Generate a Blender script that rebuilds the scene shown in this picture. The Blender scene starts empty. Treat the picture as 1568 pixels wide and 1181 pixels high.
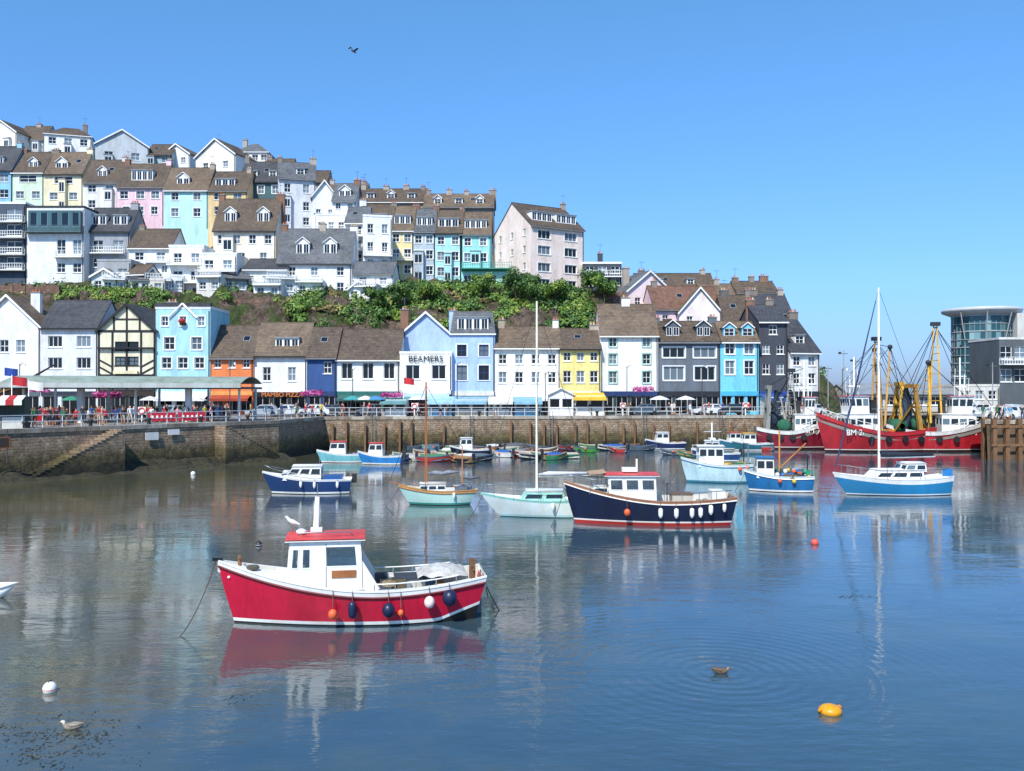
import bpy, math, random
from mathutils import Vector, Matrix, noise
random.seed(7)
R=random.random
def ru(a,b): return a+(b-a)*random.random()
F=1358.0; CAMH=7.0
# survey conversion: bearing / elevation readings + measured distance -> world metres
def X(u,D): return (u-784.0)*D/F
def Z(v,D): return CAMH-(v-600.0)*D/F
QZ=3.9
sc=bpy.context.scene
col=sc.collection
# ------------------------------------------------------------------ materials
def lin(h):
    h=h.lstrip('#'); r=[int(h[i:i+2],16)/255 for i in (0,2,4)]
    return tuple([(x/12.92) if x<=.04045 else ((x+.055)/1.055)**2.4 for x in r])
MC={}
def newmat(name):
    m=bpy.data.materials.new(name); m.use_nodes=True
    nt=m.node_tree; bs=nt.nodes['Principled BSDF']; return m,nt,bs
def mixc(nt,fac,a,b,mode='MIX'):
    n=nt.nodes.new('ShaderNodeMix'); n.data_type='RGBA'; n.blend_type=mode
    for i,v in ((0,fac),(6,a),(7,b)):
        if hasattr(v,'links'): nt.links.new(v,n.inputs[i])
        elif i==0: n.inputs[0].default_value=v
        else: n.inputs[i].default_value=(*v[:3],1)
    return n.outputs[2]
def noi(nt,scale,detail=5,vec=None,rough=.6):
    n=nt.nodes.new('ShaderNodeTexNoise'); n.inputs['Scale'].default_value=scale; n.inputs['Detail'].default_value=detail; n.inputs['Roughness'].default_value=rough
    if vec is not None: nt.links.new(vec,n.inputs['Vector'])
    return n.outputs['Fac']
def pos(nt,s=(1,1,1)):
    g=nt.nodes.new('ShaderNodeNewGeometry'); m=nt.nodes.new('ShaderNodeMapping'); m.inputs['Scale'].default_value=s
    nt.links.new(g.outputs['Position'],m.inputs['Vector']); return m.outputs['Vector']
def rng(nt,v,a,b,c=0,d=1):
    n=nt.nodes.new('ShaderNodeMapRange'); nt.links.new(v,n.inputs[0])
    for i,x in enumerate((a,b,c,d)): n.inputs[i+1].default_value=x
    return n.outputs[0]
def math_(nt,op,a,b=None):
    n=nt.nodes.new('ShaderNodeMath'); n.operation=op
    for i,v in enumerate((a,b)):
        if v is None: continue
        if hasattr(v,'links'): nt.links.new(v,n.inputs[i])
        else: n.inputs[i].default_value=v
    return n.outputs[0]
def bump(nt,bs,h,dist,st=1):
    n=nt.nodes.new('ShaderNodeBump'); n.inputs['Distance'].default_value=dist; n.inputs['Strength'].default_value=st
    nt.links.new(h,n.inputs['Height']); nt.links.new(n.outputs[0],bs.inputs['Normal'])
def M(hexc,rough=.75,var=.24,scale=.8,metal=0,b=0,name='paint'):
    k=(hexc,rough,var,scale,metal,b)
    if k in MC: return MC[k]
    m,nt,bs=newmat(name+'_'+hexc.strip('#'))
    c=lin(hexc); d=tuple(x*(1-var)*f for x,f in zip(c,(1,.96,.88)))
    p=pos(nt,(1,1,.3)); n1=noi(nt,scale,6,p); n2=noi(nt,scale*7,3,p)
    f=math_(nt,'ADD',math_(nt,'MULTIPLY',n1,.65),math_(nt,'MULTIPLY',n2,.35))
    out=mixc(nt,rng(nt,f,.38,.58),d,c)
    if var>=.14:
        st=noi(nt,1.,4,pos(nt,(2.6,2.6,.12)),.7); out=mixc(nt,rng(nt,st,.56,.74,0,.35),out,tuple(x*.55+.02 for x in c))
    nt.links.new(out,bs.inputs['Base Color'])
    bs.inputs['Roughness'].default_value=rough; bs.inputs['Metallic'].default_value=metal
    if b: bump(nt,bs,n2,b)
    MC[k]=m; return m
def gloss(hexc,rough=.3,var=.1): return M(hexc,rough,var,1.5,name='gelcoat')
def roofmat(a,b_,lichen,name):
    m,nt,bs=newmat(name); p=pos(nt)
    n1=noi(nt,.22,7,p,.75); n2=noi(nt,2.2,6,p,.8)
    base=mixc(nt,rng(nt,n1,.38,.6),lin(a),lin(b_))
    base=mixc(nt,rng(nt,n2,.5,.66,0,.8),base,lin(lichen))
    base=mixc(nt,rng(nt,noi(nt,.9,5,p),.55,.7,0,.6),base,tuple(x*.45 for x in lin(a)))
    w=nt.nodes.new('ShaderNodeTexBrick'); w.inputs['Scale'].default_value=1; w.inputs['Brick Width'].default_value=.5; w.inputs['Row Height'].default_value=.22; w.inputs['Mortar Size'].default_value=.02
    w.inputs['Color1'].default_value=(1,1,1,1); w.inputs['Color2'].default_value=(.66,.66,.66,1); w.inputs['Mortar'].default_value=(.3,.3,.3,1)
    s=nt.nodes.new('ShaderNodeSeparateXYZ'); nt.links.new(p,s.inputs[0]); c=nt.nodes.new('ShaderNodeCombineXYZ')
    nt.links.new(math_(nt,'ADD',s.outputs[0],math_(nt,'MULTIPLY',s.outputs[1],.3)),c.inputs[0]); nt.links.new(s.outputs[2],c.inputs[1]); nt.links.new(c.outputs[0],w.inputs['Vector'])
    base=mixc(nt,.8,base,w.outputs['Color'],'MULTIPLY'); nt.links.new(base,bs.inputs['Base Color']); bs.inputs['Roughness'].default_value=.75
    bump(nt,bs,w.outputs['Fac'],-.03); return m
ROOF={'brown':roofmat('#6a594b','#85725f','#a0855a','slate_brown'),'grey':roofmat('#5a5d63','#74777c','#8f8a78','slate_grey'),'umber':roofmat('#57493f','#6e5d4e','#8a7550','slate_umber'),
 'dark':roofmat('#3c3e44','#505156','#66625a','slate_dark'),'red':roofmat('#74503f','#8a6250','#9a8060','tile_red'),'lead':M('#8f969b',.6,.3,name='lead')}
def stone(name,a,b_,mort,weed=True,bw=.62,rh=.26):
    m,nt,bs=newmat(name); p=pos(nt); s=nt.nodes.new('ShaderNodeSeparateXYZ'); nt.links.new(p,s.inputs[0]); c=nt.nodes.new('ShaderNodeCombineXYZ')
    wob=math_(nt,'MULTIPLY',math_(nt,'SUBTRACT',noi(nt,1.1,4,p),.5),.7)
    nt.links.new(math_(nt,'ADD',math_(nt,'ADD',s.outputs[0],s.outputs[1]),wob),c.inputs[0]); nt.links.new(math_(nt,'ADD',s.outputs[2],math_(nt,'MULTIPLY',wob,.5)),c.inputs[1])
    w=nt.nodes.new('ShaderNodeTexBrick'); w.inputs['Scale'].default_value=1; w.inputs['Brick Width'].default_value=bw; w.inputs['Row Height'].default_value=rh; w.inputs['Mortar Size'].default_value=.02; w.inputs['Bias'].default_value=-.1
    nt.links.new(c.outputs[0],w.inputs['Vector'])
    w.inputs['Color1'].default_value=(*lin(a),1); w.inputs['Color2'].default_value=(*lin(b_),1); w.inputs['Mortar'].default_value=(*lin(mort),1)
    n1=noi(nt,.3,8,p,.75); n2=noi(nt,2.2,7,p,.75)
    base=mixc(nt,rng(nt,n1,.38,.62,.1,.85),w.outputs['Color'],mixc(nt,rng(nt,n2,.35,.65),lin('#5f4c3c'),lin(a)))
    base=mixc(nt,rng(nt,n2,.56,.68,0,.65),base,lin('#cfc2ac'))
    base=mixc(nt,rng(nt,noi(nt,1.,5,pos(nt,(1.5,1.5,.15)),.7),.52,.7,0,.6),base,lin('#4a3e30'))
    if weed:
        z=math_(nt,'ADD',s.outputs[2],math_(nt,'MULTIPLY',math_(nt,'SUBTRACT',noi(nt,.6,6,p,.75),.5),2.8))
        base=mixc(nt,rng(nt,z,2.5,1.5),base,mixc(nt,rng(nt,n2,.4,.6),lin('#4a4029'),lin('#756842')))
        base=mixc(nt,rng(nt,z,1.3,.6),base,mixc(nt,rng(nt,n2,.4,.6),lin('#26241a'),lin('#443f26')))
    nt.links.new(base,bs.inputs['Base Color']); bs.inputs['Roughness'].default_value=.85
    h=math_(nt,'ADD',n2,math_(nt,'MULTIPLY',w.outputs['Fac'],-.6)); bump(nt,bs,h,.2)
    return m
STONE=stone('harbour_stone','#b59c80','#968069','#5f5344')
RUBBLE=stone('rubble_stone','#957360','#7a5d4b','#54443a',False)
def mk_terrain():
    m,nt,bs=newmat('hillside'); p=pos(nt); n1=noi(nt,.16,8,p,.78); n2=noi(nt,.9,8,pos(nt,(1,1,.45)),.82)
    rock=mixc(nt,rng(nt,n2,.38,.62),lin('#3a2d25'),lin('#b0937c')); green=mixc(nt,rng(nt,n2,.35,.65),lin('#263a1c'),lin('#728238'))
    nt.links.new(mixc(nt,rng(nt,n1,.5,.54),rock,green),bs.inputs['Base Color']); bs.inputs['Roughness'].default_value=.9; bump(nt,bs,n2,2.0); return m
TERR=mk_terrain()
def mk_asph():
    m,nt,bs=newmat('quay_paving'); p=pos(nt); n=noi(nt,.6,6,p); nt.links.new(mixc(nt,rng(nt,n,.3,.7),lin('#77736c'),lin('#96928a')),bs.inputs['Base Color']); bs.inputs['Roughness'].default_value=.85; return m
PAVE=mk_asph(); ROAD=M('#4b4b4d',.9,.2,name='asphalt')
def mk_leaf(name,a,b_,c_):
    m,nt,bs=newmat(name); g=nt.nodes.new('ShaderNodeNewGeometry'); p=pos(nt); n=noi(nt,.35,4,p)
    r=nt.nodes.new('ShaderNodeValToRGB'); nt.links.new(math_(nt,'ADD',math_(nt,'MULTIPLY',g.outputs['Random Per Island'],.5),math_(nt,'MULTIPLY',rng(nt,n,.38,.62),.5)),r.inputs[0])
    e=r.color_ramp.elements; e[0].color=(*lin(a),1); e[1].color=(*lin(c_),1); x=e.new(.5); x.color=(*lin(b_),1)
    nt.links.new(r.outputs[0],bs.inputs['Base Color']); bs.inputs['Roughness'].default_value=.6
    return m
LEAF=mk_leaf('leaves','#35541f','#648632','#a5aa48'); LEAFD=mk_leaf('leaves_dark','#24421c','#446829','#7c9240'); LEAFB=mk_leaf('dry_scrub','#5c4a30','#7c7440','#a08a58'); LEAFP=mk_leaf('flowers','#8a1f5c','#c8408c','#e889bb')
def mk_glass(name,hexc,hex2,rough=.08):
    m,nt,bs=newmat(name); g=nt.nodes.new('ShaderNodeNewGeometry')
    nt.links.new(mixc(nt,rng(nt,g.outputs['Random Per Island'],.6,.97),lin(hexc),lin(hex2)),bs.inputs['Base Color']); bs.inputs['Roughness'].default_value=rough
    return m
GLASS=mk_glass('window_glass','#181f26','#77848c'); SHOPG=mk_glass('shop_glass','#111317','#5a564f')
BGLASS=mk_glass('boat_glass','#26323a','#6d7f88',.05)
def mk_clear():
    m=bpy.data.materials.new('clear_glass'); m.use_nodes=True; nt=m.node_tree; nt.nodes.clear()
    o=nt.nodes.new('ShaderNodeOutputMaterial'); t=nt.nodes.new('ShaderNodeBsdfTransparent'); t.inputs[0].default_value=(.62,.7,.72,1); g=nt.nodes.new('ShaderNodeBsdfGlossy'); g.inputs['Roughness'].default_value=.03
    x=nt.nodes.new('ShaderNodeMixShader'); x.inputs[0].default_value=.16; nt.links.new(t.outputs[0],x.inputs[1]); nt.links.new(g.outputs[0],x.inputs[2]); nt.links.new(x.outputs[0],o.inputs[0]); return m
CLEAR=mk_clear()
WH=M('#eceae4',.7,.2); FR=M('#f2f2f0',.6,.06); GELW=gloss('#f2f1ed',.35,.13); BLK=M('#1b1c1f',.6,.2); DK=M('#2b2d31',.6,.2); TIM=M('#86603f',.7,.4,3,b=.01); ROPE=M('#5b5245',.9,.2); MET=M('#9ea3a8',.35,.2,metal=.8)
TERRA=M('#b0694a',.8,.25); BRICK=M('#8f6a55',.85,.35,2); GRY=M('#84888b',.7,.2)
# ------------------------------------------------------------------ mesh builder
class B:
    def __init__(s): s.p={}
    def add(s,part,mat,vs,fs,sm=False):
        q=s.p.setdefault(part,[[],[],[],[],[]]); o=len(q[0]); q[0]+= [tuple(v) for v in vs]; q[1]+=[tuple(i+o for i in f) for f in fs]
        if mat not in q[3]: q[3].append(mat)
        mi=q[3].index(mat); q[2]+=[mi]*len(fs); q[4]+=[sm]*len(fs)
    def finish(s,name,loc=(0,0,0),yaw=0,single=False,tilt=0):
        objs=[]
        for pn,(v,f,m,mats,sm) in s.p.items():
            if not v: continue
            me=bpy.data.meshes.new(pn); me.from_pydata(v,[],f); 
            for k in mats: me.materials.append(k)
            me.polygons.foreach_set('material_index',m); me.polygons.foreach_set('use_smooth',sm); me.update()
            o=bpy.data.objects.new(name if single else pn,me); col.objects.link(o); objs.append(o)
        if single: e=objs[0]
        else:
            e=bpy.data.objects.new(name,None); e.empty_display_size=.3; col.objects.link(e)
            for o in objs: o.parent=e
        e.location=loc; e.rotation_euler=(tilt,0,yaw); return e
HX=[(0,3,2,1),(4,5,6,7),(0,1,5,4),(1,2,6,5),(2,3,7,6),(3,0,4,7)]
def hexa(b,part,mat,p): b.add(part,mat,p,HX)
def box(b,part,mat,x0,x1,y0,y1,z0,z1): hexa(b,part,mat,[(x0,y0,z0),(x1,y0,z0),(x1,y1,z0),(x0,y1,z0),(x0,y0,z1),(x1,y0,z1),(x1,y1,z1),(x0,y1,z1)])
def slab(b,part,mat,p,t):
    p=[Vector(q) for q in p]; n=(p[1]-p[0]).cross(p[2]-p[0]).normalized()
    if n.z<0: n=-n
    hexa(b,part,mat,[*p,*[q+n*t for q in p]])
def vtube(b,part,mat,pr,n=8,sy=1,sm=True,cap=True):
    P=[Vector(q[:3]) for q in pr]; vs=[];fs=[]
    for i,p in enumerate(P):
        t=(P[min(i+1,len(P)-1)]-P[max(i-1,0)]).normalized(); a=t.cross(Vector((0,0,1))); 
        if a.length<.05: a=Vector((1,0,0))
        a.normalize(); c=a.cross(t).normalized(); r=pr[i][3]
        for k in range(n):
            an=2*math.pi*k/n; vs.append(p+a*(math.cos(an)*r*sy)+c*(math.sin(an)*r))
    for i in range(len(P)-1):
        for k in range(n): fs.append((i*n+k,i*n+(k+1)%n,(i+1)*n+(k+1)%n,(i+1)*n+k))
    if cap: fs.append(tuple(range(n))); fs.append(tuple((len(P)-1)*n+k for k in range(n)))
    b.add(part,mat,vs,fs,sm)
def tube(b,part,mat,pts,r,n=6,r1=None):
    L=len(pts); r1=r if r1 is None else r1
    vtube(b,part,mat,[(*p,r+(r1-r)*i/(L-1)) for i,p in enumerate(pts)],n)
def lathe(b,part,mat,c,prof,n=14,sm=True):
    vs=[];fs=[]
    for r,z in prof:
        for k in range(n): a=2*math.pi*k/n; vs.append((c[0]+r*math.cos(a),c[1]+r*math.sin(a),c[2]+z))
    for i in range(len(prof)-1):
        for k in range(n): fs.append((i*n+k,i*n+(k+1)%n,(i+1)*n+(k+1)%n,(i+1)*n+k))
    fs.append(tuple(range(n))); fs.append(tuple((len(prof)-1)*n+k for k in range(n))); b.add(part,mat,vs,fs,sm)
def ball(b,part,mat,c,r,sz=1,n=14):
    lathe(b,part,mat,c,[(max(.001,r*math.sin(math.pi*i/9)),-r*sz*math.cos(math.pi*i/9)) for i in range(10)],n)
def panel(b,P,mat,rects=(),depth=.12,frame=None,glass=None,bars=(1,1),fw=.09,part='walls',wpart='windows',sill=True,surround=None):
    P=[Vector(p) for p in P]; n=(P[1]-P[0]).cross(P[3]-P[0]).normalized(); W=(P[1]-P[0]).length; H=(P[3]-P[0]).length
    def pt(u,v,d=0): return (P[0]*(1-u)+P[1]*u)*(1-v)+(P[3]*(1-u)+P[2]*u)*v-n*d
    us=sorted({0.,1.,*[r[0] for r in rects],*[r[1] for r in rects]}); vs=sorted({0.,1.,*[r[2] for r in rects],*[r[3] for r in rects]})
    V=[];Fc=[]
    for i in range(len(us)-1):
        for j in range(len(vs)-1):
            cu=(us[i]+us[i+1])/2; cv=(vs[j]+vs[j+1])/2
            if any(r[0]<cu<r[1] and r[2]<cv<r[3] for r in rects): continue
            o=len(V); V+=[pt(us[i],vs[j]),pt(us[i+1],vs[j]),pt(us[i+1],vs[j+1]),pt(us[i],vs[j+1])]; Fc.append((o,o+1,o+2,o+3))
    b.add(part,mat,V,Fc)
    def pb(m,u0,u1,v0,v1,d0,d1): hexa(b,wpart,m,[pt(u0,v0,d1),pt(u1,v0,d1),pt(u1,v0,d0),pt(u0,v0,d0),pt(u0,v1,d1),pt(u1,v1,d1),pt(u1,v1,d0),pt(u0,v1,d0)])
    fu=fw/W; fv=fw/H
    for r in rects:
        u0,u1,v0,v1=r[:4]
        q=[pt(u0,v0),pt(u1,v0),pt(u1,v1),pt(u0,v1),pt(u0,v0,depth),pt(u1,v0,depth),pt(u1,v1,depth),pt(u0,v1,depth)]
        b.add(part,mat,q,[(0,1,5,4),(1,2,6,5),(2,3,7,6),(3,0,4,7)])
        if glass: b.add(wpart,glass,[pt(u0,v0,depth),pt(u1,v0,depth),pt(u1,v1,depth),pt(u0,v1,depth)],[(0,1,2,3)])
        if frame:
            a,c=depth-.05,depth-.004
            pb(frame,u0,u1,v0,v0+fv,a,c);pb(frame,u0,u1,v1-fv,v1,a,c);pb(frame,u0,u0+fu,v0+fv,v1-fv,a,c);pb(frame,u1-fu,u1,v0+fv,v1-fv,a,c)
            for i in range(bars[0]): m_=u0+(u1-u0)*(i+1)/(bars[0]+1); pb(frame,m_-fu*.4,m_+fu*.4,v0+fv,v1-fv,a+.005,c)
            for i in range(bars[1]): m_=v0+(v1-v0)*(i+1)/(bars[1]+1); pb(frame,u0+fu,u1-fu,m_-fv*.4,m_+fv*.4,a+.01,c)
            if sill: pb(surround or frame,u0-fu,u1+fu,v0-fv*1.3,v0-.002/H,-.1,.02)
        if surround:
            pb(surround,u0-fu*1.8,u0-.001,v0-fv*.1,v1+fv*1.6,-.04,.01);pb(surround,u1+.001,u1+fu*1.8,v0-fv*.1,v1+fv*1.6,-.04,.01);pb(surround,u0,u1,v1+.001,v1+fv*1.6,-.045,.01)
# ------------------------------------------------------------------ houses
def railing(b,part,mat,x0,x1,y0,y1,z,h=1.0,step=.5,r=.03):
    L=math.hypot(x1-x0,y1-y0); k=max(1,int(L/step))
    for i in range(k+1):
        t=i/k; x=x0+(x1-x0)*t; y=y0+(y1-y0)*t; box(b,part,mat,x-r,x+r,y-r,y+r,z,z+h-.03)
    dx,dy=(x1-x0)/L,(y1-y0)/L; a=Vector((-dy,dx,0))*r*1.4
    for zz in (z+h*.5,z+h):
        hexa(b,part,mat,[(x0-a.x,y0-a.y,zz-.03),(x1-a.x,y1-a.y,zz-.03),(x1+a.x,y1+a.y,zz-.03),(x0+a.x,y0+a.y,zz-.03),(x0-a.x,y0-a.y,zz+.03),(x1-a.x,y1-a.y,zz+.03),(x1+a.x,y1+a.y,zz+.03),(x0+a.x,y0+a.y,zz+.03)])
hr_=random.Random(99)
def house(name,u0,u1,vr,ve,vb,D,dep=8,roof='side',wall='#eceae4',rc='brown',wins=(),side=None,yaw=0,chim=(),dorm=(),shop=None,frame=None,found=5,W=None,balc=(),bars=(1,1),surround=None,trim=None,flo=None,bay=None):
    b=B(); w=(W or (u1-u0)*D/F)-.03; z0=Z(vb,D); he=Z(ve,D)-z0; hr=Z(vr,D+(dep/2 if roof in('side','hip') else 0))-z0
    if vb>=630: z0=QZ; he=Z(ve,D)-z0; hr=Z(vr,D+(dep/2 if roof in('side','hip') else 0))-z0; found=.3
    hr=max(hr,he+.4)
    wm=M(wall) if isinstance(wall,str) else wall; frm=frame or FR; rm=ROOF[rc]; h0=w/2
    tm=trim or FR
    zlo=-found; hs=0
    if shop:
        hs=shop.get('h',3.1); sm_=M(shop.get('col','#2b2d31'),.5)
        k=shop.get('n',3); bays=[]; g=.1
        for i in range(k):
            a=(i+g)/k; c=(i+1-g)/k; bays.append((a,c,(.75 if i!=shop.get('door',1) else .32)/(hs+.3),(2.55+.3)/(hs+.3)))
        panel(b,[(-h0,0,-.3),(h0,0,-.3),(h0,0,hs),(-h0,0,hs)],sm_,bays,.2,M(shop.get('frame','#d8d8d4'),.5),SHOPG,(1,0),.08,'shopfront','shop_windows',False)
        box(b,'fascia',M(shop.get('fascia','#26282c'),.5),-h0+.1,h0-.1,-.14,-.003,hs-.55,hs+.05)
        if shop.get('awning'):
            am=M(shop['awning'],.8); slab(b,'awning',am,[(-h0+.3,-1.5,hs-1.0),(h0-.3,-1.5,hs-1.0),(h0-.3,-.15,hs-.5),(-h0+.3,-.15,hs-.5)],.05)
            box(b,'awning',am,-h0+.3,h0-.3,-1.54,-1.5,hs-1.25,hs-1.0)
        zlo=hs
    Ht=he-zlo; rects=[]
    for wi in wins:
        v,nc,ww,wh=wi[:4]; cols=[(i+.5)/nc for i in range(nc)] if isinstance(nc,int) else nc
        zc=Z(v,D)-z0
        for cx in cols:
            jw=ww/2/w; r=(cx-jw,cx+jw,(zc-wh/2-zlo)/Ht,(zc+wh/2-zlo)/Ht)
            if r[2]>.01 and r[3]<.995 and r[0]>0 and r[1]<1: rects.append(r)
    panel(b,[(-h0,0,zlo),(h0,0,zlo),(h0,0,he),(-h0,0,he)],wm,rects,.2,frm,GLASS,bars,surround=surround)
    sr=[]
    if side:
        for zc in side[1]:
            for i in range(side[0]):
                cx=(i+.5)/side[0]; jw=.5/dep; sr.append((cx-jw,cx+jw,(zc-.6+found)/(he+found),(zc+.6+found)/(he+found)))
    panel(b,[(-h0,dep,-found),(-h0,0,-found),(-h0,0,he),(-h0,dep,he)],wm,sr,.15,frm,GLASS,bars)
    panel(b,[(h0,0,-found),(h0,dep,-found),(h0,dep,he),(h0,0,he)],wm,sr,.15,frm,GLASS,bars)
    b.add('walls',wm,[(-h0,dep,-found),(h0,dep,-found),(h0,dep,he),(-h0,dep,he)],[(0,3,2,1)])
    ov=.38
    if D>=140 and not balc and he>4.5 and w>4 and (bay if bay is not None else hr_.random()<.55):
        fx=hr_.choice([.25,.5,.75]); bw=hr_.uniform(1.3,1.9); x=-h0+w*fx; x=max(-h0+bw/2+.2,min(h0-bw/2-.2,x)); bt=he*hr_.uniform(.55,.88); k=2 if bt>4.2 else 1; bd=hr_.uniform(.7,1.1)
        rs=[(.1,.9,(found+bt*(j+.35)/k)/(found+bt),(found+bt*(j+.85)/k)/(found+bt)) for j in range(k)]
        panel(b,[(x-bw/2,-bd,-found),(x+bw/2,-bd,-found),(x+bw/2,-bd,bt),(x-bw/2,-bd,bt)],wm,rs,.1,FR,GLASS,(1,0),.08,'bay','bay_windows')
        for sx,q in((-1,[(x-bw/2,-.001,-found),(x-bw/2,-bd,-found),(x-bw/2,-bd,bt),(x-bw/2,-.001,bt)]),(1,[(x+bw/2,-bd,-found),(x+bw/2,-.001,-found),(x+bw/2,-.001,bt),(x+bw/2,-bd,bt)])): panel(b,q,wm,part='bay')
        box(b,'bay_roof',ROOF['lead'],x-bw/2-.1,x+bw/2+.1,-bd-.1,-.005,bt+.002,bt+.16)
    if roof=='side':
        s=(hr-he)/(dep/2); 
        slab(b,'roof',rm,[(-h0-.12,-ov,he-ov*s),(h0+.12,-ov,he-ov*s),(h0+.12,dep/2,hr),(-h0-.12,dep/2,hr)],.14)
        slab(b,'roof',rm,[(-h0-.12,dep/2,hr),(h0+.12,dep/2,hr),(h0+.12,dep+ov,he-ov*s),(-h0-.12,dep+ov,he-ov*s)],.14)
        box(b,'roof',rm,-h0-.14,h0+.14,dep/2-.12,dep/2+.12,hr+.05,hr+.24)
        for x in(-h0,h0): b.add('walls',wm,[(x,0,he),(x,dep,he),(x,dep/2,hr)],[(0,1,2)])
        gt=hr_.choice([tm,DK,GRY]); box(b,'gutter',gt,-h0-.1,h0+.1,-ov-.14,-ov-.01,he-ov*s-.12,he-ov*s+.04); box(b,'gutter',tm,-h0,h0,-.1,-.004,he-.35,he-.1)
        if hr_.random()<.45 and hr-he>2:
            fx=hr_.uniform(.2,.8); x=-h0+w*fx; ya=dep/2*.45; yb=ya+.7; za=he+ya*s+.16; zc=he+yb*s+.16; slab(b,'skylight',GRY,[(x-.5,ya,za),(x+.5,ya,za),(x+.5,yb,zc),(x-.5,yb,zc)],.06); slab(b,'skylight',GLASS,[(x-.4,ya+.08,za+.08*s),(x+.4,ya+.08,za+.08*s),(x+.4,yb-.08,zc-.08*s),(x-.4,yb-.08,zc-.08*s)],.085)
    elif roof=='front':
        s=(hr-he)/h0
        for sg in(-1,1):
            slab(b,'roof',rm,[(sg*(h0+.25),-ov,he-.25*s),(0,-ov,hr),(0,dep,hr),(sg*(h0+.25),dep,he-.25*s)],.16)
            hexa(b,'bargeboard',tm,[(sg*(h0+.27),-ov-.06,he-.27*s-.2),(0,-ov-.06,hr-.22),(0,-ov-.01,hr-.22),(sg*(h0+.27),-ov-.01,he-.27*s-.2),(sg*(h0+.27),-ov-.06,he-.27*s+.13),(0,-ov-.06,hr+.13),(0,-ov-.01,hr+.13),(sg*(h0+.27),-ov-.01,he-.27*s+.13)])
        for y in(0,dep): b.add('walls',wm,[(-h0,y,he),(h0,y,he),(0,y,hr)],[(0,1,2)])
    elif roof=='hip':
        ins=min(w,dep)*.42; e=.25
        c=[(-h0-e,-e,he-.1),(h0+e,-e,he-.1),(h0+e,dep+e,he-.1),(-h0-e,dep+e,he-.1),(-h0+ins,dep/2,hr),(h0-ins,dep/2,hr)]
        b.add('roof',rm,c,[(0,1,5,4),(1,2,5),(2,3,4,5),(3,0,4),(0,3,2,1)]); box(b,'gutter',tm,-h0-e,h0+e,-e-.1,-e-.005,he-.22,he-.06)
    elif roof=='mansard':
        c=[(-h0-.1,-.1,he),(h0+.1,-.1,he),(h0+.1,dep,he),(-h0-.1,dep,he),(-h0+.3,1.1,hr),(h0-.3,1.1,hr),(h0-.3,dep-.5,hr),(-h0+.3,dep-.5,hr)]
        hexa(b,'roof',rm,c); box(b,'gutter',tm,-h0-.15,h0+.15,-.28,-.11,he-.1,he+.08)
    else:
        box(b,'roof',rm,-h0+.2,h0-.2,.2,dep-.2,he-.3,he+.05)
        for a in((-h0-.06,h0+.06,-.06,.2),(-h0-.06,h0+.06,dep-.2,dep+.06),(-h0-.06,-h0+.2,.2,dep-.2),(h0-.2,h0+.06,.2,dep-.2)): box(b,'parapet',tm if trim else wm,*a,he+.002,he+.35)
    for d in dorm:
        fx,dw,dh,st=d[:4]; dm=M(d[4]) if len(d)>4 else FR; x=-h0+w*fx
        if roof=='mansard': yd=.15; zd=he+(hr-he)*.12; back=2.
        else: yd=dep/2*.2; zd=he+(hr-he)*.2; back=yd+dh/max(.3,(hr-he)/(dep/2))+.2
        k=1 if dw<1.8 else int(dw/1.3)+1
        rr=[((i+.08)/k,(i+1-.08)/k,.12,.92) for i in range(k)]
        panel(b,[(x-dw/2,yd,zd),(x+dw/2,yd,zd),(x+dw/2,yd,zd+dh),(x-dw/2,yd,zd+dh)],dm,rr,.08,FR,GLASS,(1,0) if k>1 else (1,1),.07,'dormer','dormer_windows',False)
        for sx in(-dw/2,dw/2): b.add('dormer',dm,[(x+sx,yd,zd),(x+sx,back,zd),(x+sx,back,zd+dh),(x+sx,yd,zd+dh)],[(0,1,2,3)])
        if st=='g':
            for sg in(-1,1): slab(b,'dormer_roof',rm,[(x+sg*(dw/2+.15),yd-.2,zd+dh-.1),(x,yd-.2,zd+dh+dw*.42),(x,back+.8,zd+dh+dw*.42),(x+sg*(dw/2+.15),back+.8,zd+dh-.1)],.1)
            b.add('dormer',dm,[(x-dw/2,yd,zd+dh),(x+dw/2,yd,zd+dh),(x,yd,zd+dh+dw*.4)],[(0,1,2)])
            for sg in(-1,1): tube(b,'dormer_trim',FR,[(x+sg*(dw/2+.15),yd-.22,zd+dh-.06),(x,yd-.22,zd+dh+dw*.42+.04)],.07,4)
        else: box(b,'dormer_roof',ROOF['lead'],x-dw/2-.12,x+dw/2+.12,yd-.2,back+.3,zd+dh+.003,zd+dh+.14)
    for cx in chim:
        x=-h0+w*cx; cy=dep/2; ct=hr+hr_.uniform(.5,1.0); mm=hr_.choice([BRICK,wm,M('#b5a898'),M('#8f8478')])
        cw=hr_.uniform(.4,.8); box(b,'chimney',mm,x-cw,x+cw,cy-.35,cy+.35,he,ct); box(b,'chimney',GRY,x-cw-.07,x+cw+.07,cy-.42,cy+.42,ct+.002,ct+.14)
        k=3 if cw>.6 else 2
        for i in range(k): lathe(b,'chimney_pots',hr_.choice([TERRA,M('#c8a888')]),(x+(i-(k-1)/2)*.42,cy,ct+.14),[(.15,0),(.12,.25),(.11,.32),(.15,.38)],8)
        if hr_.random()<.5:
            tube(b,'aerial',MET,[(x,cy,ct),(x,cy,ct+1.9)],.03,4); tube(b,'aerial',MET,[(x-.5,cy,ct+1.7),(x+.5,cy,ct+1.7)],.025,4)
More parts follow.
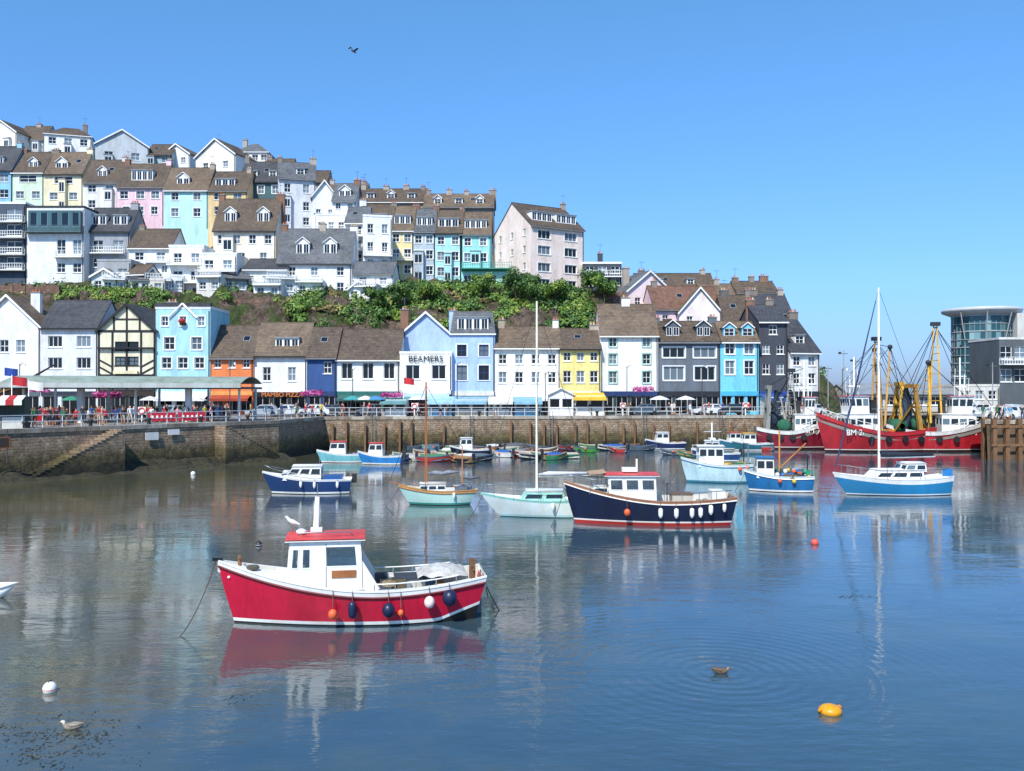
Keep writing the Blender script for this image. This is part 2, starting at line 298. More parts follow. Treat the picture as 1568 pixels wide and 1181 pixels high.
    for bl in balc:
        v,a,c,dd=bl[:4]; zz=Z(v,D)-z0; bm=M(bl[4]) if len(bl)>4 else FR; xa=-h0+w*a; xc=-h0+w*c
        box(b,'balcony',bm,xa,xc,-dd,-.004,zz-.12,zz+.06); railing(b,'balcony_rail',bm,xa+.05,xc-.05,-dd+.05,-dd+.05,zz+.06,1.0,.4); railing(b,'balcony_rail',bm,xa+.05,xa+.05,-dd+.1,-.05,zz+.06,1.0,.5); railing(b,'balcony_rail',bm,xc-.05,xc-.05,-dd+.1,-.05,zz+.06,1.0,.5)
    box(b,'downpipe',DK,h0-.22,h0-.12,-.12,-.02,zlo if zlo>0 else 0,he-.3)
    if flo: flo(b,w,he,hr,z0)
    return b.finish(name,(X((u0+u1)/2,D),D,z0),yaw)
def text(parent_name,s,size,loc,mat,yaw=0):
    c=bpy.data.curves.new('lettering','FONT'); c.body=s; c.size=size; c.align_x='CENTER'; c.extrude=.015; c.materials.append(mat)
    o=bpy.data.objects.new('tmp',c); col.objects.link(o); dg=bpy.context.evaluated_depsgraph_get(); me=bpy.data.meshes.new_from_object(o.evaluated_get(dg)); bpy.data.objects.remove(o)
    o=bpy.data.objects.new('lettering',me); col.objects.link(o); o.rotation_euler=(math.pi/2,0,yaw); o.location=loc; o.parent=parent_name; return o
# --- quayside row
D1=120
house('white_gable_house',-40,62,452,500,635,D1,roof='front',wall='#ececec',rc='brown',wins=((530,[.45,.7],1.2,1.7),),shop=dict(col='#d9d9d6',fascia='#5a6a72',n=4),chim=(.7,))
house('terraced_house',62,150,462,500,635,D1,wall='#e4e6ea',rc='dark',wins=((523,2,1.9,1.5),(556,2,1.9,1.5)),bars=(2,0),shop=dict(col='#dddddd',fascia='#2a3440',n=3))
def timber(b,w,he,hr,z0):
    h=w/2
    for x in (-h+.1,-h*.5,0,h*.5,h-.1): box(b,'timbering',BLK,x-.13,x+.13,-.07,-.003,3.2,he)
    for z in (3.3,5.3,he-.1): box(b,'timbering',BLK,-h+.02,h-.02,-.085,-.004,z-.14,z+.14)
    for sg in(-1,1):
        for k in range(4):
            z=3.5+k*.95; hexa(b,'timbering',BLK,[(sg*h*.52,-.065,z),(sg*(h-.2),-.065,z+.9),(sg*(h-.2),-.006,z+.9),(sg*h*.52,-.006,z),(sg*h*.52,-.065,z+.24),(sg*(h-.2),-.065,z+1.14),(sg*(h-.2),-.006,z+1.14),(sg*h*.52,-.006,z+.24)])
    for x in (-h*.45,0,h*.45): box(b,'timbering',BLK,x-.12,x+.12,-.07,-.003,he,hr-(abs(x)/h)*(hr-he)-.1)
    box(b,'timbering',BLK,-h*.4,h*.4,-.08,-.004,he+1.4,he+1.6)
    box(b,'jetty',BLK,-h,h,-.5,-.09,he-2.5,he-2.3); box(b,'jetty',M('#e6dcb4'),-h*.42,h*.42,-.55,-.095,5.5,5.9)
house('timber_framed_pub',150,238,466,506,635,D1-.4,roof='front',wall='#ece4c6',rc='dark',wins=((530,1,3.2,1.2),(553,1,3.2,1.2)),bars=(4,1),shop=dict(col='#1f1f20',fascia='#3b2a1c',n=4),trim=BLK,frame=BLK,flo=timber)
def gabledorm(b,w,he,hr,z0):
    ball(b,'flower_basket',M('#b3272b',.8,.4,6),(0,-.45,he-1.7),.45,.8); ball(b,'flower_basket',M('#2d5a2a',.8,.4,6),(0,-.35,he-2.05),.35,.6)
    box(b,'roof',ROOF['dark'],-w/2-.1,w/2+.1,-.2,.5,he+.36,he+.8)
    for sg in (-1,1): tube(b,'bargeboard',FR,[(sg*1.9,-.25,he-1.2),(0,-.25,he+.7)],.13,4)
    box(b,'balcony',DK,-1.6,1.6,-.9,-.003,4.9,5.05)
house('aqua_blue_house',238,322,468,473,635,D1-.2,roof='flat',wall='#aeddea',rc='dark',wins=((492,3,.9,1.3),(526,[.25,.75],1.4,1.7),(556,[.2,.5,.8],1.3,1.5)),surround=FR,shop=dict(col='#e9e9e9',fascia='#e0e4e8',n=3,awning='#f0f0f0'),flo=gabledorm,trim=FR,chim=(.1,))
house('orange_shop',322,388,500,545,635,D1,wall='#e8824a',rc='umber',wins=((556,3,.95,1.3),),shop=dict(col='#d2601f',fascia='#f0a85a',n=3,awning='#a8452a'))
pz=house('white_shop_house',388,470,496,542,635,D1+.3,wall='#f4f5f5',rc='brown',wins=((573,[.25,.72],1.1,1.9),),dorm=((.6,3.2,1.3,'f'),),shop=dict(col='#2e2622',fascia='#1f1a18',n=3,h=3.0))
text(pz,'MAMBO PIZZA',.85,(.3,-.17,2.42),M('#f08a3a',.5))
house('navy_blue_house',470,515,503,545,635,D1-.2,wall='#34558c',rc='umber',wins=((563,[.7],1.1,1.6),),shop=dict(col='#27406e',fascia='#27406e',n=2))
house('white_restaurant',515,612,506,548,635,D1,wall='#f4f4f0',rc='umber',wins=((568,3,1.5,2.2),),bars=(1,0),shop=dict(col='#33373a',fascia='#2e6b62',n=5,awning='#38605c'))
house('pale_blue_gable_house',604,700,478,520,635,D1+5,roof='front',wall='#b4cdf0',rc='grey',wins=((505,[.2,.8],1.,1.4),),dep=9,chim=(.1,.9))
bm=house('gable_restaurant',612,692,536,542,635,D1-1,roof='flat',wall='#f5f4f0',rc='grey',wins=((570,2,1.9,1.9),),bars=(1,0),shop=dict(col='#22252a',fascia='#e8e8e4',n=4,h=3.3,awning='#a9c3d4'),dep=5)
text(bm,'BEAMERS',1.15,(0,-.2,Z(554,D1-1)-QZ),M('#20242a',.5))
house('light_blue_house',690,758,476,512,635,D1,roof='mansard',wall='#b0cbf2',rc='grey',wins=((537,2,1.3,1.6),(571,2,1.4,2.0)),bars=(1,1),frame=M('#24427a',.5),surround=FR,dorm=((.5,4.2,1.9,'f'),),shop=dict(col='#7fa3d8',fascia='#e9e9e9',n=3))
house('cream_cottage',757,858,502,531,635,D1,wall='#f5f1e8',rc='brown',wins=((550,4,1.1,1.3),(578,4,1.1,1.5)),shop=dict(col='#1f2022',fascia='#f0f0f0',n=4,awning='#f0eee8'),chim=(.1,.95))
house('yellow_house',858,920,505,533,635,D1-.3,wall='#f2e292',rc='umber',wins=((546,3,1.0,1.2),(577,3,1.1,1.6)),shop=dict(col='#e7e0c8',fascia='#f5f2e6',n=3),chim=(.9,))
house('tall_white_house',919,1008,468,511,635,D1+.5,wall='#f6f5f3',rc='brown',wins=((524,[.22,.8],1.1,1.3),(550,[.22,.8],1.1,1.4),(578,[.22,.8],1.1,1.6)),frame=M('#dfe6e0'),shop=dict(col='#2a3a33',fascia='#233a6a',n=4),chim=(.5,),surround=M('#9fc9b8'))
house('dark_grey_house',1008,1103,494,522,635,D1+1,wall='#6a727c',rc='umber',wins=((540,2,3.0,1.4),(572,2,2.8,1.9)),bars=(2,0),dorm=((.25,1.9,1.5,'g','#59616b'),(.75,1.9,1.5,'g','#59616b')),surround=FR,shop=dict(col='#3c4148',fascia='#2a2c31',n=4),chim=(.02,.98))
house('cyan_house',1103,1162,494,522,635,D1+1,wall='#7ad0ec',rc='brown',wins=((533,2,1.3,1.7),(563,2,1.3,1.9)),dorm=((.27,1.6,1.3,'g','#7ad0ec'),(.75,1.6,1.3,'g','#7ad0ec')),surround=FR,shop=dict(col='#6cc8ea',fascia='#4fb8de',n=3))
house('charcoal_house',1162,1206,468,492,635,D1+2,wall='#464a54',rc='dark',wins=((505,[.5],1.1,1.3),(535,2,1.0,1.3),(565,2,1.0,1.5)),shop=dict(col='#33363d',fascia='#2a4a9a',n=2),dep=12,chim=(.1,.8))
house('slate_hung_house',1206,1258,488,538,635,D1+3,wall='#e9e9e6',rc='dark',wins=((553,2,1.1,1.3),(580,2,1.1,1.5)),dorm=((.5,1.5,1.3,'f'),),dep=12,chim=(.9,),shop=dict(col='#43474e',fascia='#33363d',n=2),yaw=.25)
# --- rising ground east of centre
house('cottage',890,1000,474,506,530,140,wall='#efe6da',rc='brown',wins=((512,3,1,1),),chim=(.05,.95))
house('cottage',955,1035,415,448,475,152,wall='#f3dfe0',rc='grey',roof='front',wins=((440,[.5],1.2,1.2),(462,2,1.1,1.3)),yaw=.3,chim=(.2,))
house('pink_cottage',1000,1108,440,472,505,146,wall='#f1d3da',rc='red',roof='side',wins=((488,3,1.,1.1),),chim=(.1,),yaw=.12)
house('white_gable_cottage',1040,1105,440,478,505,144,wall='#f7e9e9',rc='brown',roof='front',wins=((490,2,1.,1.2),))
house('dark_gable_house',1108,1160,454,490,520,142,wall='#6a6460',rc='umber',roof='side',wins=((500,2,1.,1.2),),chim=(.2,.9))
house('stone_cottage',1150,1212,452,478,520,146,wall='#8b6f5e',rc='dark',roof='side',wins=((490,2,1.,1.2),),chim=(.2,.9))
house('terraced_cottage',1075,1135,436,455,500,160,wall='#9b8878',rc='brown',chim=(.5,))
house('terraced_cottage',1128,1192,432,448,500,160,wall='#8a6a58',rc='umber',chim=(.1,.5,.8))
house('terraced_cottage',975,1095,420,440,480,168,wall='#7f7468',rc='umber',wins=((445,4,1.,1.1),),chim=(.1,.9),dorm=((.3,1.4,1.1,'f'),(.7,1.4,1.1,'f')))
house('dark_modern_house',893,952,390,404,452,158,roof='flat',wall='#3f4650',rc='lead',wins=((413,3,1.6,1.3),(432,3,1.6,1.3)),trim=FR,chim=(.5,),balc=((424,0,1,.9),))
# --- lower hill tier
GW='#f4f5f6'
house('glass_fronted_house',-30,38,305,312,425,150,roof='flat',wall='#4a5563',rc='lead',wins=((328,2,2.6,1.9),(352,2,2.6,1.9),(378,2,2.6,1.9),(402,2,2.6,1.9)),balc=((340,0,1,1),(364,0,1,1),(390,0,1,1),(414,0,1,1)),trim=FR)
def mirador(b,w,he,hr,z0): # dark glazed top storey
    panel(b,[(-w/2+.4,-.35,he-4.4),(w/2-.4,-.35,he-4.4),(w/2-.4,-.35,he-.5),(-w/2+.4,-.35,he-.5)],M('#3f6a74'),[(i/5+.03,i/5+.17,.3,.92) for i in range(5)],.1,M('#7fa4ac'),GLASS,(0,0),.08,'glazed_storey','glazed_storey_windows',False); box(b,'glazed_storey',M('#3f6a74'),-w/2+.4,w/2-.4,-.34+.11,-.01,he-4.4,he-.5)
    for x in(-w/2+.4,w/2-.4): b.add('glazed_storey',M('#3f6a74'),[(x,-.35,he-4.4),(x,-.01,he-4.4),(x,-.01,he-.5),(x,-.35,he-.5)],[(0,1,2,3)])
house('modern_house',40,128,312,318,445,150,roof='flat',wall='#f0f2f3',rc='lead',wins=((378,[.6,.88],1.5,2.6),(410,[.6,.88],1.4,1.6)),balc=((356,0,1,1.2,'#5a6a72'),(394,.5,1,1)),trim=DK,flo=mirador)
house('grey_hillside_house',128,198,320,352,440,152,wall='#9ea2a8',rc='dark',wins=((375,[.3,.75],1.8,1.6),(402,[.3,.75],1.6,1.6),(424,2,1.2,1.2)),dorm=((.28,2.4,1.8,'f'),(.75,2.4,1.8,'f')),balc=((388,0,.9,.9),),chim=(.9,))
house('white_hillside_house',196,262,352,378,455,150,wall=GW,rc='umber',wins=((392,2,1.5,1.4),(412,3,1,1.3),(436,2,1.2,1.4)),chim=(.1,),balc=((402,.4,1,.8),))
house('white_hillside_house',258,312,372,378,460,147,roof='flat',wall='#f2f2f0',rc='lead',wins=((395,2,1.4,1.6),(422,2,1.6,1.6),(446,2,1.1,1.3)),balc=((406,0,1,1.2),(434,0,1,1.4)))
house('white_hillside_house',305,362,384,390,455,146,roof='flat',wall='#f4f4f2',rc='lead',wins=((405,2,1.5,1.5),(430,2,1.5,1.5)),balc=((416,0,1,1),))
house('cream_dormer_house',326,422,306,350,425,152,wall='#f5eedc',rc='umber',wins=((366,4,1.2,1.6),(394,[.2,.45,.8],1.2,1.6)),dorm=((.25,2.,1.9,'g'),(.78,2.,1.9,'g')),chim=(.02,.98),bay=True)
house('white_gabled_house',424,538,352,400,468,148,wall=GW,rc='grey',wins=((415,[.2,.5,.85],1.2,1.5),(440,[.2,.5,.85],1.2,1.6)),dorm=((.33,2.2,2.0,'g'),(.7,2.2,2.0,'g')),chim=(.02,.55,.98),bay=False)
house('tall_white_terrace',556,600,322,332,455,152,wall='#f4f5f7',roof='flat',rc='lead',wins=((350,2,1.0,1.6),(378,2,1.0,1.6),(404,2,1.0,1.6),(430,2,1.,1.5)),dep=10,yaw=.2,balc=((392,0,1,.9),))
house('balcony_house',528,562,318,340,440,155,wall='#e8eaec',rc='grey',wins=((352,1,1.9,1.6),(374,1,1.9,1.6),(396,1,1.9,1.6),(420,1,1.9,1.6)),balc=((362,0,1,.9),(384,0,1,.9),(406,0,1,.9)))
house('garden_house',372,440,398,412,450,147,wall='#e6e6e2',rc='dark',wins=((428,3,1,1.2),),balc=((436,0,1,.8),))
house('garden_house',540,602,402,418,470,146,wall='#f2f2ee',rc='grey',wins=((430,2,1.2,1.3),(452,2,1.2,1.3)),balc=((440,0,1,.9),))
house('garden_house',148,200,392,400,452,145,roof='flat',wall='#a8aaac',rc='lead',wins=((418,2,1.5,1.4),),balc=((428,0,1,1),))
# --- middle hill tier
house('blue_terraced_house',-35,18,225,258,330,176,wall='#8fcaee',rc='dark',wins=((272,2,1.8,1.6),(296,2,1.8,1.6)),chim=(.9,),dorm=((.5,2.2,1.5,'f'),))
house('pastel_terraced_house',17,66,234,262,335,176,wall='#d8ecd2',rc='umber',wins=((273,[.5],3.4,1.4),(298,2,1.6,1.4)),dorm=((.6,1.8,1.3,'g'),),chim=(.05,),surround=FR)
house('yellow_terraced_house',66,126,234,264,335,176,wall='#f5eac6',rc='brown',wins=((275,[.5],3.6,1.4),(300,2,1.6,1.4)),dorm=((.4,2.4,1.3,'g'),),chim=(.05,.95),surround=FR)
house('white_terraced_house',126,180,246,277,340,175,wall='#e8e6e2',rc='umber',wins=((288,2,1.6,1.5),(312,2,1.4,1.5)),dorm=((.5,1.8,1.4,'g'),),chim=(.95,))
house('pink_terraced_house',178,250,252,284,345,174,wall='#f2cbd6',rc='umber',wins=((298,[.15,.5,.82],1.6,1.5),(322,[.2,.5,.8],1.3,1.5)),dorm=((.5,4.2,2.2,'f'),),chim=(.05,.95),surround=FR)
house('mint_terraced_house',250,318,258,289,350,172,wall='#c0ecea',rc='brown',wins=((300,2,1.4,1.5),(325,2,1.4,1.6)),dorm=((.4,2.4,1.4,'g'),),chim=(.95,),surround=FR)
house('ochre_terraced_house',318,378,264,290,350,172,wall='#edcf9a',rc='umber',wins=((300,2,1.6,1.4),(322,2,1.4,1.5)),dorm=((.4,3.8,1.4,'f'),),chim=(.9,))
house('dark_teal_house',366,432,249,276,350,176,wall='#46666e',rc='dark',wins=((290,3,1.2,1.6),(315,3,1.2,1.6)),dorm=((.3,1.5,1.2,'f'),(.75,1.5,1.2,'f')),chim=(.05,),surround=FR)
house('tall_grey_house',426,482,250,272,350,172,wall='#d8dbe2',rc='grey',wins=((288,2,1.2,1.7),(315,2,1.2,1.7),(338,2,1.2,1.5)),chim=(.05,.95),yaw=.25,dorm=((.6,1.6,1.3,'f'),))
house('terraced_house',478,515,276,300,380,170,roof='front',wall='#f3f5f6',rc='grey',wins=((305,2,.9,1.2),(325,2,.9,1.2),(350,2,.9,1.2)),yaw=.2)
house('terraced_house',508,545,282,306,380,168,roof='side',wall='#eceef0',rc='grey',wins=((315,2,1,1.2),(338,2,1,1.2)),dorm=((.5,2.2,1.3,'g'),),chim=(.9,))
house('terraced_house',483,530,318,330,400,158,roof='flat',wall='#f4f4f4',rc='lead',wins=((345,3,1,1.2),(365,3,1,1.2)),balc=((355,0,1,.9),))
for i,(a,c,wc,rcol) in enumerate(((548,600,'#e8ebee','umber'),(597,633,'#f2e2a8','brown'),(632,666,'#bccad6','grey'),(664,708,'#aee4e8','umber'),(704,752,'#9ae0e0','brown'))):
    house('painted_terrace_house',a,c,314+i*3,349+i*2,440,164,wall=wc,rc=rcol,wins=((362+i*2,2,1.25,1.5),(386+i*2,2,1.3,1.6),(410+i*2,2,1.3,1.6)),surround=FR,dorm=((.5,(c-a)*164/F*.7,1.7,'f'),),chim=(.03,),dep=9,balc=((399,0,1,1),) if i in(1,) else ())
house('terrace_row',545,650,290,308,380,186,wall='#a89888',rc='umber',chim=(.05,.4,.7,.95),dorm=((.2,1.6,1.2,'f'),(.5,1.6,1.2,'g'),(.8,1.6,1.2,'f')))
house('terrace_row',648,756,298,316,390,182,wall='#9a8c80',rc='brown',chim=(.05,.35,.6,.98),dorm=((.2,1.6,1.2,'g'),(.5,1.6,1.2,'f'),(.8,1.6,1.2,'g')))
house('green_balcony_house',706,784,412,416,452,158,roof='flat',wall='#a4e2d4',rc='lead',wins=((428,4,1.4,1.6),),trim=M('#3f9a86'),balc=((412,0,1,1.3,'#3f9a86'),))
house('pink_apartment_block',816,892,318,348,452,157,wall='#f8e4d8',rc='umber',W=11.2,dep=13.,yaw=math.radians(30),wins=((361,2,2.6,1.5),(385,2,2.6,1.5),(411,2,2.6,1.5),(435,2,2.4,1.4)),bars=(2,0),side=(3,(2.,5.,8.,11)),surround=FR,dorm=((.28,4.2,1.7,'f'),(.74,4.2,1.7,'f')),chim=(.98,),found=6,bay=False)
# --- crest tier
house('white_crest_house',-30,28,183,203,250,205,wall='#f4f2ec',rc='umber',roof='front',yaw=-.2,wins=((215,2,1.2,1.4),))
house('crest_house',24,66,194,212,255,208,wall='#d8dcde',rc='umber',wins=((222,2,1.4,1.4),),chim=(.5,))
house('white_crest_house',70,136,196,206,265,205,roof='hip',wall='#f2f4f2',rc='umber',wins=((216,3,1.6,1.5),(238,3,1.6,1.5)),chim=(.8,),yaw=.3)
house('grey_crest_house',148,224,198,222,275,203,roof='front',wall='#c7ced2',rc='grey',wins=((216,[.5],1.6,1.6),(238,2,1.8,1.6)),yaw=.3)
house('crest_house',222,262,222,236,275,205,roof='side',wall='#a9bcc0',rc='umber',wins=((244,2,1.6,1.4),))
house('crest_bungalow',246,292,220,236,275,207,roof='front',wall='#f1f1ee',rc='brown',wins=((245,2,1.2,1.2),),yaw=-.2)
house('white_crest_house',292,366,212,238,290,198,roof='front',wall='#f7f4ee',rc='umber',wins=((232,[.35,.65],1.1,1.3),(252,2,1.4,1.3)),yaw=-.35,chim=(.3,))
house('crest_house',356,410,220,232,290,204,roof='hip',wall='#f2f2f0',rc='grey',wins=((241,4,1.4,1.4),),chim=(.2,),balc=((250,0,1,1),))
house('crest_house',400,445,244,260,310,200,roof='side',wall='#c9c2b8',rc='umber',chim=(.1,))
house('crest_house',440,500,262,278,330,200,roof='side',wall='#b0a498',rc='umber',chim=(.5,),dorm=((.5,1.4,1.2,'g'),))
house('crest_house',495,560,282,294,350,198,roof='side',wall='#c8c2b8',rc='brown',chim=(.1,.9))
# ------------------------------------------------------------------ terrain
TU=[-500,0,150,300,450,600,700,800,880,950,1100,1200,1260,1300,1700]
TT={126:[634]*15,128.6:[633]*15,131:[560]*11+[600,612,630,632],
137:[455,455,455,455,470,492,487,485,495,510,525,560,580,630,631],
148:[445,445,442,445,448,447,442,442,447,475,495,545,575,628,629],
165:[395,400,402,410,410,425,428,432,440,465,495,548,578,625,626],
180:[310,322,332,350,365,385,400,430,445,468,498,550,580,623,624],
200:[235,250,262,275,300,330,355,425,450,470,500,555,583,621,621],
218:[195,207,225,250,285,332,365,440,455,475,505,560,585,619,619],
240:[205,217,235,262,300,345,380,450,465,485,515,570,590,618,618],
300:[280,290,305,330,360,400,430,480,500,520,550,590,600,615,615],420:[590]*12+[600,612,612]}
TD=sorted(TT)
def Tz(u,D):
    D=min(max(D,TD[0]),TD[-1]-.01); u=min(max(u,TU[0]),TU[-1]-.01)
    i=max(k for k in range(len(TD)) if TD[k]<=D); i=min(i,len(TD)-2); j=max(k for k in range(len(TU)) if TU[k]<=u); j=min(j,len(TU)-2)
    a=(D-TD[i])/(TD[i+1]-TD[i]); c=(u-TU[j])/(TU[j+1]-TU[j])
    def z(ii,jj): return Z(TT[TD[ii]][jj],TD[ii])
    return (z(i,j)*(1-c)+z(i,j+1)*c)*(1-a)+(z(i+1,j)*(1-c)+z(i+1,j+1)*c)*a
b=B(); vs=[];fs=[]; us=[-500+i*8 for i in range(275)]; ds=[]
d=126.
while d<420: ds.append(d); d+= .7 if d<150 else (2.5 if d<240 else 12)
ds.append(420)
for D in ds:
    for u in us:
        z=Tz(u,D); a=min(1,max(0,(z-4.5)/4)); x=X(u,D); z+=a*(noise.noise(Vector((x*.18,D*.18,0)))*1.8+noise.noise(Vector((x*.6,D*.6,3)))*1.2+noise.noise(Vector((x*1.7,D*1.7,9)))*.6); vs.append((x,D+(a*(noise.noise(Vector((x*.4,D*.4,7)))*.8+noise.noise(Vector((x*1.3,z*.9,17)))*.5) if D<418 else 0),z))
n=len(us)
for i in range(len(ds)-1):
    for j in range(n-1): fs.append((i*n+j,i*n+j+1,(i+1)*n+j+1,(i+1)*n+j))
b.add('hillside',TERR,vs,fs); b.finish('hillside_terrain',single=True)
for i in range(34):
    if i<16: u=ru(60,590); D=ru(142.5,145.5)
    elif i<26: u=ru(0,560); D=ru(164,169)
    else: u=ru(0,540); D=ru(187,194)
    z=Tz(u,D); vb=600-(z-7)*F/D; w_=ru(24,46); h_=ru(18,30)
    fl=R()<.6; wl_=random.choice(['#f2f2f0','#eceef0','#e4e0d8','#d8dce0','#f4eee0','#9aa0a6'])
    house('hillside_annexe',u-w_/2,u+w_/2,vb-h_-(0 if fl else 12),vb-h_,vb,D,dep=4.5,roof='flat' if fl else random.choice(['side','front']),wall=wl_,rc=random.choice(['umber','grey','dark']) if not fl else 'lead',wins=((vb-h_*.5,2,1.1,1.2),),yaw=ru(-.3,.4),found=4,balc=((vb-h_+.5,0,1,.7),) if fl and R()<.5 else (),bay=False)
# ------------------------------------------------------------------ quay
WP=[(-200,30),(-75,35),(-40.4,70),(-24.5,93),(-22.5,106),(36,113),(66,121),(49.2,92),(110,90),(260,90)]
b=B(); top=WP+[(260,310),(-200,310)]
b.add('quay_top',PAVE,[(x,y,QZ-.01) for x,y in top],[tuple(range(len(top)))])
for i in range(len(WP)-1):
    (x0,y0),(x1,y1)=WP[i],WP[i+1]; t=Vector((x1-x0,y1-y0,0)).normalized(); nn=Vector((t.y,-t.x,0)); m=STONE if i<6 else M('#6b5a48',.9,.5,1.2,b=.05)
    o=nn*.35
    b.add('quay_face',m,[(x0+o.x,y0+o.y,-2),(x1+o.x,y1+o.y,-2),(x1,y1,QZ-.25),(x0,y0,QZ-.25)],[(0,1,2,3)])
    L=math.hypot(x1-x0,y1-y0); k=int(L/1.6)
    for j in range(k):
        a=j/k; c=(j+.985)/k; p=Vector((x0+(x1-x0)*a,y0+(y1-y0)*a,0)); q=Vector((x0+(x1-x0)*c,y0+(y1-y0)*c,0)); e=nn*.1; f=nn*-.6
        z0=QZ-.25; z1=QZ+.12+ru(-.015,.015)
        hexa(b,'coping_stones',M(random.choice(['#b0a494','#bfb5a5','#9a8d7d']),.85,.4,2),[p+e+Vector((0,0,z0)),q+e+Vector((0,0,z0)),q+f+Vector((0,0,z0)),p+f+Vector((0,0,z0)),p+e+Vector((0,0,z1)),q+e+Vector((0,0,z1)),q+f+Vector((0,0,z1)),p+f+Vector((0,0,z1))])
b.finish('harbour_quay')
b=B(); b.add('road',ROAD,[(-60,111.5,QZ+.004),(60,116,QZ+.004),(60,120,QZ+.004),(-60,117.5,QZ+.004)],[(0,1,2,3)])
for i in range(24):
    x=-58+i*5; y=114.3+(x+60)/120*3.2; b.add('lane_markings',FR,[(x,y,QZ+.009),(x+2,y+.05,QZ+.009),(x+2,y+.2,QZ+.009),(x,y+.15,QZ+.009)],[(0,1,2,3)])
b.finish('quay_road')
def wallpt(s,off,z):
    t=Vector((15.9,23,0)).normalized(); nn=Vector((t.y,-t.x,0)); p=Vector((-40.4,70,0))+t*s+nn*(.35+off); return (p.x,p.y,z)
def steps(s0,s1,z0,z1,nst=16,wd=1.8):
    b=B()
    for i in range(nst):
        a=s0+(s1-s0)*i/nst; c=s0+(s1-s0)*(i+1)/nst; z=z1+(z0-z1)*(i+1)/nst; lo,hi=min(a,c),max(a,c)
        hexa(b,'treads',STONE,[wallpt(lo,wd,-1.5),wallpt(hi,wd,-1.5),wallpt(hi,-.5,-1.5),wallpt(lo,-.5,-1.5),wallpt(lo,wd,z),wallpt(hi,wd,z),wallpt(hi,-.5,z),wallpt(lo,-.5,z)])
        q=[wallpt(lo,wd+.04,z+.003),wallpt(hi,wd+.04,z+.003),wallpt(hi,-.4,z+.003),wallpt(lo,-.4,z+.003)]; slab(b,'step_edges',STONE,q,.05)
    b.finish('harbour_steps')
steps(9.5,1.5,.2,3.85,22,1.5); steps(20,26.5,.6,3.85,18,1.4)
b=B() # low rock footing along the foot of the west wall
vs=[];fs=[]
for i in range(60):
    s=-6+i*.58
    for j in range(6):
        o=-.3+j*.75; z=.75-j*.24+noise.noise(Vector((s*.7,o*1.2,0)))*.45; vs.append(wallpt(s,o+noise.noise(Vector((s*.9,j,4)))*.3,z if j<5 else -1))
for i in range(59):
    for j in range(5): fs.append((i*6+j,i*6+j+1,(i+1)*6+j+1,(i+1)*6+j))
b.add('footing',STONE,vs,fs); b.finish('rock_footing',single=True)
b=B()
for i in range(30): # timber fender piles on far wall
    t=(i+.5+ru(-.2,.2))/30; x=-22.5+58.5*t; y=106+7*t
    if random.random()<.75: box(b,'piles',TIM,x-.11,x+.11,y-.62,y-.34,-1.5,ru(3.0,3.75))
for k in(3,9,14,20,25):
    x=-22.5+58.5*k/30; y=106+7*k/30
    for sx in(-.2,.2): tube(b,'ladders',MET,[(x+sx,y-.55,-.5),(x+sx,y-.3,4.6)],.03,4)
    for r_ in range(13): tube(b,'ladders',MET,[(x-.2,y-.53+r_*.018,r_*.33),(x+.2,y-.53+r_*.018,r_*.33)],.02,4)
b.finish('timber_fendering')
b=B()
for i in range(14):
    x=49.6+i*1.3; y=92-.4; box(b,'piles',TIM,x-.2,x+.2,y-.55,y-.02,-1.5,4.2)
for z in(1.4,3.3): box(b,'walings',TIM,49.2,68,91.1-.15,91.3-.25,z,z+.25)
for i in range(10):
    t=(i+.5)/10; x=49.2+16.8*t; y=92+29*t; box(b,'piles',TIM,x-.55,x-.1,y-.2,y+.2,-1.5,4.2)
b.finish('timber_pier_fendering')
b=B()
for s,z,w,h in((12.5,2.6,1.3,.7),(14.8,3.0,1.2,.5)):
    q=[wallpt(s,.01-(z/5.65)*.35+.02,z),wallpt(s+w,.01-(z/5.65)*.35+.02,z),wallpt(s+w,.02-((z+h)/5.65)*.35,z+h),wallpt(s,.02-((z+h)/5.65)*.35,z+h)]
    slab(b,'sign_board',WH,q,.06)
b.finish('painted_wall_notice',single=True)
def rail_run(name,pts,off=.35):
    b=B()
    for (x0,y0),(x1,y1) in zip(pts,pts[1:]):
        railing(b,'rails',M('#d8dadb',.5),x0,x1,y0,y1,QZ+.12,1.05,1.6,.035)
    b.finish(name,single=True)
rail_run('quay_railing',[(-58,55.5),(-40.9,71),(-24.9,94.4),(-22.9,106.6),(35.8,113.6)])
# ------------------------------------------------------------------ water
b=B(); 
gx=[-3000,-400,-100,0,100,400,3000]; gy=[-60,0,40,100,400,6000]
b.add('water',None,[(x,y,0) for y in gy for x in gx],[(j*7+i,j*7+i+1,(j+1)*7+i+1,(j+1)*7+i) for j in range(5) for i in range(6)])
m,nt,bs=newmat('harbour_water')
b.p['water'][3][0]=m
p1=pos(nt,(.7,1.6,1)); p2=pos(nt,(1,1,1))
n1=noi(nt,1.3,3,p1,.5); n2=noi(nt,.25,2,p2); n3=noi(nt,5.5,3,p1,.55); patch=rng(nt,noi(nt,.06,4,pos(nt,(.6,1.3,1))),.42,.6,.28,1.1)
h=math_(nt,'ADD',math_(nt,'MULTIPLY',n1,.02),math_(nt,'MULTIPLY',n3,.006)); h=math_(nt,'MULTIPLY',h,patch); h=math_(nt,'ADD',h,math_(nt,'MULTIPLY',n2,.025))
DUCK=(X(1103,22.2),22.2,0)
g=nt.nodes.new('ShaderNodeNewGeometry'); vm=nt.nodes.new('ShaderNodeVectorMath'); vm.operation='DISTANCE'; nt.links.new(g.outputs['Position'],vm.inputs[0]); vm.inputs[1].default_value=DUCK; r_=vm.outputs['Value']
